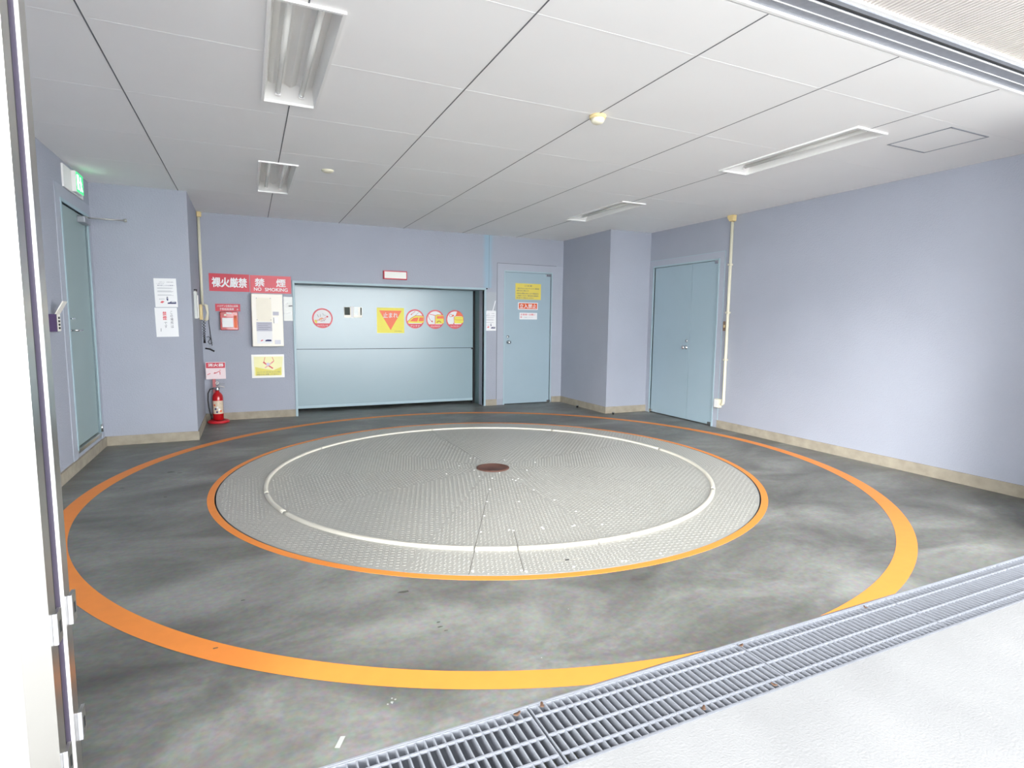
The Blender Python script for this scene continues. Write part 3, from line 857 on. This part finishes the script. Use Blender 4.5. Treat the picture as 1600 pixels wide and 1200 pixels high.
s_.line([(.15, .22), (.16, .195), (.20, .185)], .003, INK, 'motion_arrow', lift=3)
# yellow stop sign
s_ = Sign('stop_sign', 'square yellow sign with a coral downward triangle in the middle of the lift door', 'sign', (-.238, YS, 1.162), BK, .423, .388, YEL, .002)
s_.shape([(.035, .345), (.385, .345), (.21, .045)], ORTRI, 'triangle', lift=1)
s_.text('止まれ', .098, .235, .325, .315, WHITE, bold=.012, lift=2)
s_.text('自動車用', .27, .022, .38, .034, INK, bold=0, lift=2)
# antenna sticker
r = .150
s_ = sticker(.361, 1.384, r, 'round sticker of an aerial on a car roof, right beside the yellow stop sign', 'アンテナ')
s_.shape([(.025, .105), (.09, .165), (.15, .20), (.285, .195), (.287, .10), (.26, .085), (.04, .085)], YEL, 'car_body', lift=2)
s_.shape([(.065, .112), (.125, .165), (.205, .175), (.185, .11)], ORTRI, 'car_window', lift=3)
s_.shape([(.22, .175), (.28, .175), (.28, .115), (.205, .115)], ORTRI, 'car_window', lift=3)
s_.line([(.02, .10), (.085, .162), (.155, .203), (.283, .198)], .008, REDL, 'roof_line', lift=4)
s_.line([(.155, .203), (.215, .26)], .003, INK, 'aerial', lift=4)
s_.line([(.15, .265), (.08, .215)], .006, REDL, 'motion_arrow', lift=4); s_.shape([(.075, .21), (.095, .235), (.10, .213)], REDL, 'arrow_head', lift=4)
s_ = sticker(.690, 1.380, .152, 'round sticker of a yellow van with its tailgate closing, middle of the three at right', 'バックドア')
s_.shape([(.155, .085), (.155, .21), (.19, .225), (.285, .22), (.295, .10), (.27, .085)], YEL, 'van_body', lift=2)
s_.shape([(.18, .165), (.18, .205), (.285, .208), (.285, .165)], ORTRI, 'van_window', lift=3)
s_.line([(.15, .08), (.152, .215), (.06, .235)], .009, REDL, 'tailgate', lift=4)
s_.line([(.152, .215), (.19, .228), (.28, .224)], .007, REDL, 'roof_line', lift=4)
s_.arc(.215, .095, .032, 0, 180, .008, REDL, 'wheel_arch', lift=4)
s_.arc(.16, .22, .12, 185, 240, .006, REDL, 'motion_arrow', lift=4); s_.shape([(.115, .105), (.085, .112), (.10, .14)], REDL, 'arrow_head', lift=4)
s_ = sticker(1.022, 1.383, .152, 'round sticker of a yellow car rear with folding door mirror, rightmost on the lift door', 'サイドミラー')
s_.shape([(.14, .10), (.135, .18), (.155, .20), (.29, .20), (.298, .11), (.27, .09), (.155, .09)], YEL, 'car_body', lift=2)
s_.shape([(.165, .205), (.195, .275), (.25, .262), (.285, .22), (.285, .205)], ORTRI, 'car_window', lift=3)
s_.line([(.14, .095), (.135, .19), (.17, .215), (.19, .28)], .007, REDL, 'body_line', lift=4)
s_.line([(.15, .165), (.17, .145), (.29, .145)], .004, REDL, 'bumper_line', lift=4)
s_.line([(.13, .09), (.14, .06)], .014, REDL, 'tyre', lift=4)
s_.shape([(.10, .195), (.135, .205), (.135, .225), (.105, .23)], ORTRI, 'mirror', lift=4)
s_.arc(.08, .215, .022, 30, 330, .006, REDL, 'motion_arrow', lift=4)

# ------------------------------------------------------------------ signs and notices, back wall
YW = YB
s_ = Sign('fire_ban_sign', 'dark red rectangular sign with four white characters at the upper left of the back wall', 'sign', (-2.478, YW, 1.712), BK, .478, .228, RED, .004)
s_.text('裸火厳禁', .035, .055, .445, .178, WHITE, bold=.03)
s_ = Sign('no_smoking_sign', 'faded red sign with large white lettering, directly right of the dark red sign', 'sign', (-1.992, YW, 1.704), BK, .51, .232, REDP, .004)
s_.text('禁', .06, .088, .175, .192, WHITE, bold=.03); s_.text('煙', .325, .088, .44, .192, WHITE, bold=.03)
s_.text('NO', .045, .028, .135, .072, WHITE, bold=.03); s_.text('SMOKING', .18, .026, .465, .070, WHITE, bold=.03)
# manual starting device
s_ = Sign('release_label', 'small red plate with two lines of white text above the red call box', 'sign', (-2.418, YW, 1.452), BK, .295, .096, RED, .004)
s_.text('ハロゲン化物消火設備', .022, .055, .268, .082, WHITE, bold=.012); s_.text('手動起動装置', .05, .014, .22, .043, WHITE, bold=.015)
s_.disc(.262, .026, .009, WHITE, 'screw', lift=4)
r = thing('manual_call_box', 'red wall box with a white square cover, left of the white control cabinet', 'call box', (-2.26, YW, 1.205))
B(-2.366, -2.152, YW - .07, YW - .0005, 1.205, 1.447).build('case', REDX, r, bevel=.008)
B(-2.342, -2.214, YW - .076, YW - .07, 1.242, 1.365).build('cover', WHITE, r, bevel=.004)
B(-2.318, -2.288, YW - .078, YW - .07, 1.392, 1.412).build('indicator_lamp', CREAM, r)
B(-2.29, -2.225, YW - .074, YW - .07, 1.418, 1.438).build('label_strip', WHITE, r)
B(-2.205, -2.165, YW - .074, YW - .07, 1.235, 1.40).build('label_strip', ORSIGN, r)
B(-2.366, -2.152, YW - .074, YW - .069, 1.374, 1.380).build('seam', RED, r)
# control cabinet
r = thing('control_cabinet', 'white wall-mounted control cabinet left of the lift door', 'cabinet', (-1.79, YW, .985))
cx0, cx1, cz0, cz1 = -1.990, -1.602, .988, 1.690; cy = YW - .11
B(cx0, cx1, cy, YW - .0005, cz0, cz1).build('case', IVORY, r, bevel=.006)
dr_ = B(cx0 + .004, cx1 - .004, cy - .014, cy, cz0 + .004, cz1 - .004).build('door', IVORY, r, bevel=.004)
yy = cy - .0145
B(-1.930, -1.745, yy - .002, yy + .001, 1.325, 1.635).build('access_flap', mat('ivory_panel', (238, 232, 214), rough=.45), dr_)
for x, z in ((-1.925, 1.63), (-1.755, 1.63), (-1.925, 1.345), (-1.755, 1.345)):
    MB().cyl((x, yy - .004, z), (x, yy, z), .006, n=10).build('screw', GALV, dr_)
s_ = Sign('cabinet_notice', 'small printed sheet with a blue car drawing on the white control cabinet', 'notice', (-1.935, yy - .0005, 1.03), BK, .192, .285, WHITE, .0012)
s_.shape([(0, .165), (.192, .165), (.192, .285), (0, .285)], mat('grey_print', (188, 188, 200), rough=.6), 'grey_field', lift=1)
for i in range(4):
    s_.line([(.02, .262 - .024 * i), (.17 - .03 * (i % 2), .262 - .024 * i)], .004, INK, 'text_line', lift=2)
s_.shape([(.10, .028), (.105, .045), (.13, .052), (.175, .05), (.18, .028)], INKB, 'car_picture', lift=2)
s_.shape([(.04, .03), (.06, .05), (.08, .045), (.06, .03)], REDP, 'caution_picture', lift=2)
B(-1.728, -1.655, yy - .002, yy + .001, 1.405, 1.455).build('grey_label', mat('grey_label_print', (190, 190, 200), rough=.6), dr_)
B(-1.722, -1.668, yy - .012, yy + .001, 1.30, 1.385).build('key_switch', WHITEM, dr_, bevel=.003)
B(-1.722, -1.716, yy - .013, yy + .001, 1.30, 1.375).build('key_switch_edge', INK, dr_)
mb = MB(); mb.lathe([(0, 0), (.001, 0), (.001, -.002)], c=(-1.68, yy, 1.05), axis='y', n=6)
B(-1.715, -1.64, yy - .003, yy + .001, 1.02, 1.075).build('maker_label', mat('label_silver', (205, 206, 214), rough=.4), dr_, bevel=.01)
s_ = Sign('plastic_pouch', 'small crumpled clear pouch on the wall between the white cabinet and the lift door', 'pouch', (-1.585, YW, 1.335), BK, .115, .325, mat('cloudy_plastic', (196, 200, 196), rough=.25), .006)
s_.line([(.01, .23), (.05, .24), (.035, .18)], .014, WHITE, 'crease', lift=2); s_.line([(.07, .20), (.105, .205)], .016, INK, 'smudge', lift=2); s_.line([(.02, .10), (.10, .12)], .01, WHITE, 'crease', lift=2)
# pale yellow poster
s_ = Sign('warning_poster', 'pale yellow laminated poster with a red cross picture below the white cabinet', 'poster', (-2.012, YW, .556), BK, .412, .318, mat('laminate_white', (238, 238, 228), rough=.25), .002)
s_.shape([(.03, .03), (.375, .03), (.385, .16), (.40, .29), (.03, .29)], mat('pale_yellow_print', (238, 234, 176), rough=.4), 'print_field', lift=1)
s_.shape([(.045, .03), (.372, .03), (.372, .145), (.27, .10), (.16, .12), (.045, .15)], mat('stronger_yellow_print', (222, 212, 96), rough=.4), 'yellow_field', lift=2)
s_.line([(.15, .21), (.26, .13)], .017, REDP, 'red_cross', lift=4); s_.line([(.27, .22), (.17, .14)], .017, mat('pink_print', (232, 178, 166)), 'red_cross', lift=3)
s_.disc(.205, .185, .022, mat('pale_violet_print', (214, 206, 222)), 'picture', lift=5)
s_.line([(.17, .28), (.155, .22), (.18, .19)], .006, REDL, 'picture', lift=5); s_.line([(.26, .28), (.28, .23), (.25, .2)], .006, REDL, 'picture', lift=5)
s_.text('エレベーター内では エンジン停止', .065, .068, .36, .086, INK, bold=0, lift=5); s_.text('排気ガスに注意してください', .06, .036, .34, .056, INK, bold=.01, lift=5)
# red framed lamp box above the lift door
r = thing('indicator_box', 'small white indicator box with a red rim above the lift door', 'indicator', (-.047, YW, 1.955))
B(-.222, .127, YW - .05, YW - .0005, 1.955, 2.078).build('case', RED, r, bevel=.004)
B(-.208, .113, YW - .055, YW - .05, 1.969, 2.064).build('blank_face', mat('unlit_face', (228, 228, 222), rough=.4), r)
# notice and holder right of lift door
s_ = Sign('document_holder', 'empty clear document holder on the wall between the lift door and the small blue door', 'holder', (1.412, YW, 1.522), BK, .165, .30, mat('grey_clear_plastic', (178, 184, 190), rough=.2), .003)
s_.line([(.01, .005), (.155, .005)], .006, WHITE, 'edge', lift=2); s_.line([(.11, .0), (.155, .16)], .012, WHITE, 'painted_glare_fold', lift=2)  # slanted white strip is glare painted onto the clear plastic
def car_notice(corner, n, w, h, label, tilt=0., grp=None):
    s_ = Sign('paper_notice', label, 'notice', corner, n, w, h, WHITE, .0015, grp, part='sheet', tilt=tilt)
    s_.text('お 知 ら せ　ご利用の皆様へ', w * .24, h * .855, w * .9, h * .885, INK, bold=0)
    s_.text('ご協力を', w * .1, h * .80, w * .45, h * .825, INK, bold=0)
    s_.text('車の出し入れは係員へ', w * .15, h * .735, w * .92, h * .775, INKB, bold=0)
    for i, v in enumerate((.67, .65, .57, .55, .53, .43, .41)):
        s_.line([(w * .14, h * v), (w * (.84 - .05 * (i % 3)), h * v)], h * .009, mat_line, 'text_line', lift=2)
    s_.text('車両故障', w * .18, h * .27, w * .42, h * .295, INK, bold=0)
    s_.shape([(w * .22, h * .16), (w * .30, h * .22), (w * .42, h * .20), (w * .32, h * .14)], REDL, 'caution_picture', lift=2)
    s_.disc(w * .55, h * .34, w * .035, INK, 'figure_head', lift=2, n=14)
    s_.shape([(w * .50, h * .305), (w * .59, h * .305), (w * .575, h * .22), (w * .54, h * .22)], INKB, 'figure_body', lift=2)
    s_.shape([(w * .54, h * .115), (w * .56, h * .16), (w * .66, h * .17), (w * .70, h * .205), (w * .9, h * .20), (w * .935, h * .16), (w * .93, h * .115)], INKB, 'car_picture', lift=2)
    s_.shape([(w * .70, h * .168), (w * .73, h * .195), (w * .88, h * .192), (w * .90, h * .165)], WHITE, 'car_window', lift=3)
    return s_
mat_line = mat('ink_pale', (176, 178, 184), rough=.7)
car_notice((1.385, YW, 1.210), BK, .198, .312, 'white printed notice with a small blue car, between the lift door and small blue door', .01)
# left block papers
car_notice((-2.926, YL, 1.468), BK, .208, .305, 'upper white printed notice with a blue car on the left wall block', .02)
s_ = Sign('paper_notice', 'lower white notice with vertical red and black writing on the left wall block', 'notice', (-2.931, YL, 1.150), BK, .208, .312, WHITE, .0015, part='sheet', tilt=.02)
s_.text('この場所は', .140, .095, .166, .275, INK, bold=0, vertical=True)
s_.text('禁煙', .072, .180, .106, .27, REDL, bold=.01, vertical=True); s_.text('です', .080, .095, .106, .16, INK, bold=0, vertical=True)
s_.line([(.045, .06), (.047, .09)], .004, INK, 'signature', lift=2)
# small door notices (stuck to the leaf, 12 mm behind the wall face)
YS2 = YB + .0115
s_ = Sign('caution_notice', 'yellow notice with lines of dark print, topmost on the small blue door', 'notice', (1.925, YS2, 1.722), BK, .465, .258, YELO, .0015)
s_.text('ご注意', .16, .21, .30, .232, INK, bold=.01)
for t_, v, w1 in (('一般の方は入らないでください機械室', .165, .43), ('係員以外立入禁止です', .128, .24), ('点検中は運転を停止します管理会社に', .085, .43), ('ご連絡ください 緊急時の連絡先', .048, .42), ('係 員まで お知らせください', .012, .33)):
    s_.text(t_, .02, v, w1, v + .024, mat_line if False else INK, bold=.008)
s_ = Sign('no_entry_sign', 'orange sign with four white characters, middle of the three on the small blue door', 'sign', (1.975, YS2, 1.556), BK, .362, .116, WHITE, .0015)
s_.shape([(.014, .012), (.348, .012), (.348, .104), (.014, .104)], ORSIGN, 'orange_field', lift=1)
s_.text('立入禁止', .028, .022, .334, .094, WHITE, bold=.02, lift=2)
s_ = Sign('small_notice', 'small white label with pink writing, lowest of the three on the small blue door', 'notice', (2.002, YS2, 1.398), BK, .325, .108, WHITE, .0015)
s_.text('お客様へお願い', .022, .065, .29, .095, REDL, bold=.01); s_.text('係', .015, .022, .045, .052, REDL, bold=.01); s_.text('ご遠慮ください', .06, .026, .25, .042, mat_line, bold=0)

# ------------------------------------------------------------------ fire extinguisher, its sign
ex, ey = -2.43, 3.49
r = thing('fire_extinguisher', 'red fire extinguisher with a black hose standing at the left corner of the back wall', 'fire extinguisher', (ex, ey, .036))
MB().lathe([(0, 0), (.058, 0), (.064, .008), (.064, .29), (.058, .325), (.040, .352), (.024, .368), (.022, .385), (0, .385)], c=(ex, ey, .036), n=36).build('cylinder', REDX, r)
def lab():
    mb = MB(); n = 20
    for i in range(n + 1):
        t = D2R(-150 + 130 * i / n)
        mb.v += [(ex + .0646 * math.cos(t), ey + .0646 * math.sin(t), .036 + .085), (ex + .0646 * math.cos(t), ey + .0646 * math.sin(t), .036 + .255)]
    for i in range(n): mb.face([2 * i, 2 * i + 2, 2 * i + 3, 2 * i + 1], True)
    return mb
lb_ = lab().build('instruction_label', mat('label_cream', (218, 200, 176), rough=.4, var=.25, nscale=45), r, fix=False)
for i, (da, dz, m_) in enumerate([(-115, .15, INKB), (-95, .17, WHITE), (-75, .14, WHITE), (-100, .11, INKB), (-60, .12, ORSIGN), (-125, .20, ORSIGN)]):
    t = D2R(da); MB().cyl((ex + .064 * math.cos(t), ey + .064 * math.sin(t), .036 + dz), (ex + .0655 * math.cos(t), ey + .0655 * math.sin(t), .036 + dz), .013, n=12).build('printed_symbol', m_, lb_)
MB().lathe([(0, .385), (.024, .385), (.026, .40), (.02, .425), (.014, .44), (0, .44)], c=(ex, ey, .036), n=24).build('valve', CHROME, r)
MB().tube([(ex - .01, ey, .036 + .43), (ex + .03, ey, .036 + .445), (ex + .085, ey - .005, .036 + .425)], .007, n=8).build('carry_handle', STEEL, r)
MB().tube([(ex - .01, ey, .036 + .45), (ex + .035, ey, .036 + .475), (ex + .09, ey - .005, .036 + .47)], .006, n=8).build('squeeze_lever', GALV, r)
mb = MB(); mb.tube([(ex + .0 + .016 * math.cos(t), ey - .02, .036 + .485 + .016 * math.sin(t)) for t in [i * PI / 8 for i in range(17)]], .004, n=6, caps=False); mb.build('safety_pin', IVORY, r)
MB().cyl((ex - .045, ey, .036 + .415), (ex + .03, ey, .036 + .415), .014, n=12).build('hose_coupling', CHROME, r)
hose = [(ex - .045, ey, .45), (ex - .085, ey, .44), (ex - .108, ey - .01, .39), (ex - .112, ey - .015, .30), (ex - .105, ey - .02, .20), (ex - .092, ey - .02, .12), (ex - .082, ey - .02, .09)]
MB().tube(hose, .0085, n=10).build('hose', BLACK, r)
MB().cyl((ex - .082, ey - .02, .115), (ex - .078, ey - .02, .05), .011, .013, n=12).build('nozzle', BLACK, r)
r = thing('extinguisher_stand', 'round red base tray under the fire extinguisher', 'stand', (ex, ey, 0))
MB().lathe([(0, 0), (.125, 0), (.132, .008), (.126, .026), (.10, .036), (.088, .035), (.08, .030), (0, .030)], c=(ex, ey, .0), n=40).build('tray', mat('tray_red', (196, 32, 44), rough=.35), r)
r_ = r
B(ex - .055, ex - .02, ey + .085, ey + .095, .03, .575).build('post', mat('stand_pink_red', (196, 110, 112), rough=.4), r_)
s_ = Sign('extinguisher_sign', 'red and white fire extinguisher sign on a post above the extinguisher', 'sign', (-2.558, ey + .075, .565), BK, .232, .222, mat('pink_white_board', (236, 216, 218), rough=.45), .006)
s_.shape([(.006, .145), (.226, .145), (.226, .216), (.006, .216)], RED, 'red_band', lift=1)
s_.text('消火器', .028, .165, .208, .205, WHITE, bold=.03, lift=2); s_.text('FIRE EXTINGUISHER', .05, .150, .19, .158, REDP, bold=.01, lift=2)
for path in ([(.02, .06), (.05, .075)], [(.095, .075), (.12, .08), (.10, .085)], [(.12, .08), (.15, .10), (.165, .09), (.165, .06)], [(.165, .11), (.168, .118)]):
    s_.line(path, .009, REDP, 'pictogram', lift=2)

# ------------------------------------------------------------------ intercom phone and cables at the left corner
r = thing('wall_handset', 'beige telephone handset hanging on the left corner post', 'telephone', (XLB, 3.40, 1.31))
hx, hy = XLB, 3.40
B(hx + .0005, hx + .035, hy - .04, hy + .05, 1.335, 1.53).build('cradle', CREAMO, r, bevel=.006)
hs = MB().tube([(hx + .055, hy, 1.525), (hx + .08, hy - .005, 1.515), (hx + .092, hy - .01, 1.43), (hx + .08, hy - .005, 1.345), (hx + .052, hy, 1.33)], [.018, .02, .013, .02, .018], n=12).build('handset', CREAM, r)
coil = []
for i in range(90):
    t = i / 89; z = 1.335 - .30 * math.sin(t * PI * .5) if False else 1.335 - .29 * (1 - abs(2 * t - 1) ** 1.6)
    coil.append((hx + .05 + .012 * math.cos(i * 1.6) - .02 * t, hy - .02 + .06 * t + .012 * math.sin(i * 1.6), z))
MB().tube(coil, .0035, n=5).build('coiled_cord', BLACK, r)
r = thing('loose_cable', 'thin black cables hanging below the beige handset', 'cable', (hx + .06, YB, .95))
MB().tube([(-2.515, YB - .012, 1.46), (-2.500, YB - .012, 1.44), (-2.50, YB - .012, 1.30), (-2.485, YB - .012, 1.12), (-2.475, YB - .012, 1.0)], .004, n=6).build('wire', BLACK, r)
MB().tube([(-2.535, YB - .012, 1.11), (-2.51, YB - .012, 1.12), (-2.49, YB - .012, 1.09), (-2.52, YB - .012, 1.05), (-2.50, YB - .012, 1.02), (-2.47, YB - .012, 1.04)], .004, n=6).build('wire', BLACK, r)
MB().tube([(-2.555, YB - .014, .965), (-2.50, YB - .014, .955), (-2.45, YB - .014, .925)], .010, n=8).build('cable_stub', BLACK, r)
# narrow white plate on the block side
r = thing('cable_cover', 'narrow white vertical cover strip on the side of the left wall block', 'cover', (XLB, 2.75, 1.35))
B(XLB + .0005, XLB + .03, 2.62, 2.76, 1.35, 1.66).build('cover', mat('grey_white_cover', (200, 204, 200), rough=.4), r, bevel=.004)
B(XLB + .03, XLB + .038, 2.73, 2.745, 1.36, 1.62).build('edge_strip', WHITEM, r)
MB().tube([(XLB + .01, 2.62, 1.675), (XLB + .03, 2.70, 1.68), (XLB + .02, 2.78, 1.66)], .006, n=6).build('cable', BLACK, r)

# conduits
def conduit(name, label, P0, P1, box_c, bn):
    r = thing(name, label, 'conduit', (P0[0], P0[1], P0[2]))
    MB().cyl(P0, P1, .017, n=14).build('pipe', CREAM, r)
    return r
r = conduit('wall_conduit', 'cream vertical conduit pipe in the left corner of the back wall', (-2.565, YB - .022, 1.53), (-2.565, YB - .022, H - .07), None, None)
B(-2.584, -2.53, YB - .055, YB - .001, H - .065, H - .001).build('junction_box', CREAMO, r, bevel=.01)
r = thing('wall_conduit', 'cream vertical conduit pipe on the right wall beside the double door', 'conduit', (XR - .022, .665, .33))
MB().tube([(XR - .022, .66, H - .08), (XR - .022, .66, .36), (XR - .022, .664, .335), (XR - .022, .675, .325), (XR - .022, .72, .325)], .019, n=14).build('pipe', CREAM, r)
mb = MB(); mb.prism([(.615, H - .001), (.715, H - .001), (.715, H - .025), (.68, H - .075), (.62, H - .075)], 'x', XR - .06, XR - .001); mb.build('junction_box', CREAMO, r, bevel=.004)
for z in (.9, 1.5, 2.1): B(XR - .044, XR - .001, .635, .685, z - .012, z + .012).build('pipe_clip', CREAM, r, bevel=.004)
r = thing('outlet_box', 'cream outlet box at the foot of the conduit on the right wall', 'outlet', (XR, .745, .27))
B(XR - .06, XR - .0005, .705, .785, .27, .385).build('box', CREAM, r, bevel=.006)
B(XR - .066, XR - .06, .712, .778, .278, .377).build('cover', WHITEM, r, bevel=.003)
r = thing('wall_switch', 'brown rectangular switch plate between the double door frame and the conduit', 'switch', (XR, .715, 1.27))
B(XR - .012, XR - .0005, .690, .745, 1.268, 1.39).build('plate', BROWN, r, bevel=.003)
B(XR - .017, XR - .012, .706, .728, 1.31, 1.345).build('rocker', CREAMO, r)
# floor stops
for (x, y), lb in (((2.705, 2.939), 'small metal door stop on the floor nearer the small blue door'), ((2.841, 2.142), 'small metal door stop on the floor in front of the right wall block')):
    r = thing('door_stop', lb, 'door stop', (x, y, 0), 'floor door stops')
    MB().cyl((x, y, 0), (x, y, .045), .014, n=14).build('post', CHROME, r)
    MB().cyl((x, y, .012), (x, y, .034), .0165, n=14).build('rubber_ring', BLACK, r)

# ------------------------------------------------------------------ exit sign and key box on the left wall
r = thing('exit_sign', 'lit green and white exit sign box above the left wall door', 'exit sign', (XL, 1.75, 2.47))
B(XL + .0005, XL + .016, 1.42, 2.06, 2.475, 2.672).build('back_plate', WHITEM, r, bevel=.003)
B(XL + .016, XL + .052, 1.66, 1.90, 2.482, 2.668).build('housing', WHITEM, r, bevel=.006)
fc = B(XL + .052, XL + .056, 1.668, 1.892, 2.488, 2.662).build('lit_face', GREENL, r)
B(XL + .056, XL + .0575, 1.68, 1.74, 2.51, 2.64).build('door_symbol', WHITEL, fc)
fg = MB(); fg.cyl((XL + .056, 1.80, 2.625), (XL + .0578, 1.80, 2.625), .012, n=12)
X_ = XL + .056
for pts in ([(1.785, 2.61), (1.81, 2.605), (1.82, 2.555), (1.795, 2.55)], [(1.80, 2.56), (1.82, 2.56), (1.86, 2.52), (1.845, 2.51)], [(1.80, 2.555), (1.815, 2.55), (1.79, 2.505), (1.775, 2.51)], [(1.80, 2.605), (1.84, 2.58), (1.835, 2.57), (1.80, 2.59)], [(1.80, 2.605), (1.765, 2.585), (1.77, 2.575), (1.80, 2.595)]):
    fg.prism(pts, 'x', X_, X_ + .0018)
fg.build('running_figure', WHITEL, fc)
r = thing('key_box', 'small white wall box with buttons and raised lid left of the left wall door', 'control box', (XL, .87, 1.235))
B(XL + .0005, XL + .045, .80, .91, 1.238, 1.372).build('case', IVORY, r, bevel=.004)
B(XL + .0005, XL + .048, .782, .80, 1.236, 1.374).build('dark_side_strip', mat('dark_plum_edge', (74, 56, 92), rough=.5), r)  # thin dark plum strip along the near side of the case
for i in range(4): B(XL + .045, XL + .049, .845, .88, 1.255 + .027 * i, 1.272 + .027 * i).build('button', BLACK, r)
mb = MB(); mb.prism([(XL + .035, 1.372), (XL + .043, 1.372), (XL + .098, 1.475), (XL + .090, 1.478)], 'y', .80, .91)
mb.build('lid', IVORY, r)

for o in bpy.data.objects:
    if '_w' in o: del o['_w']
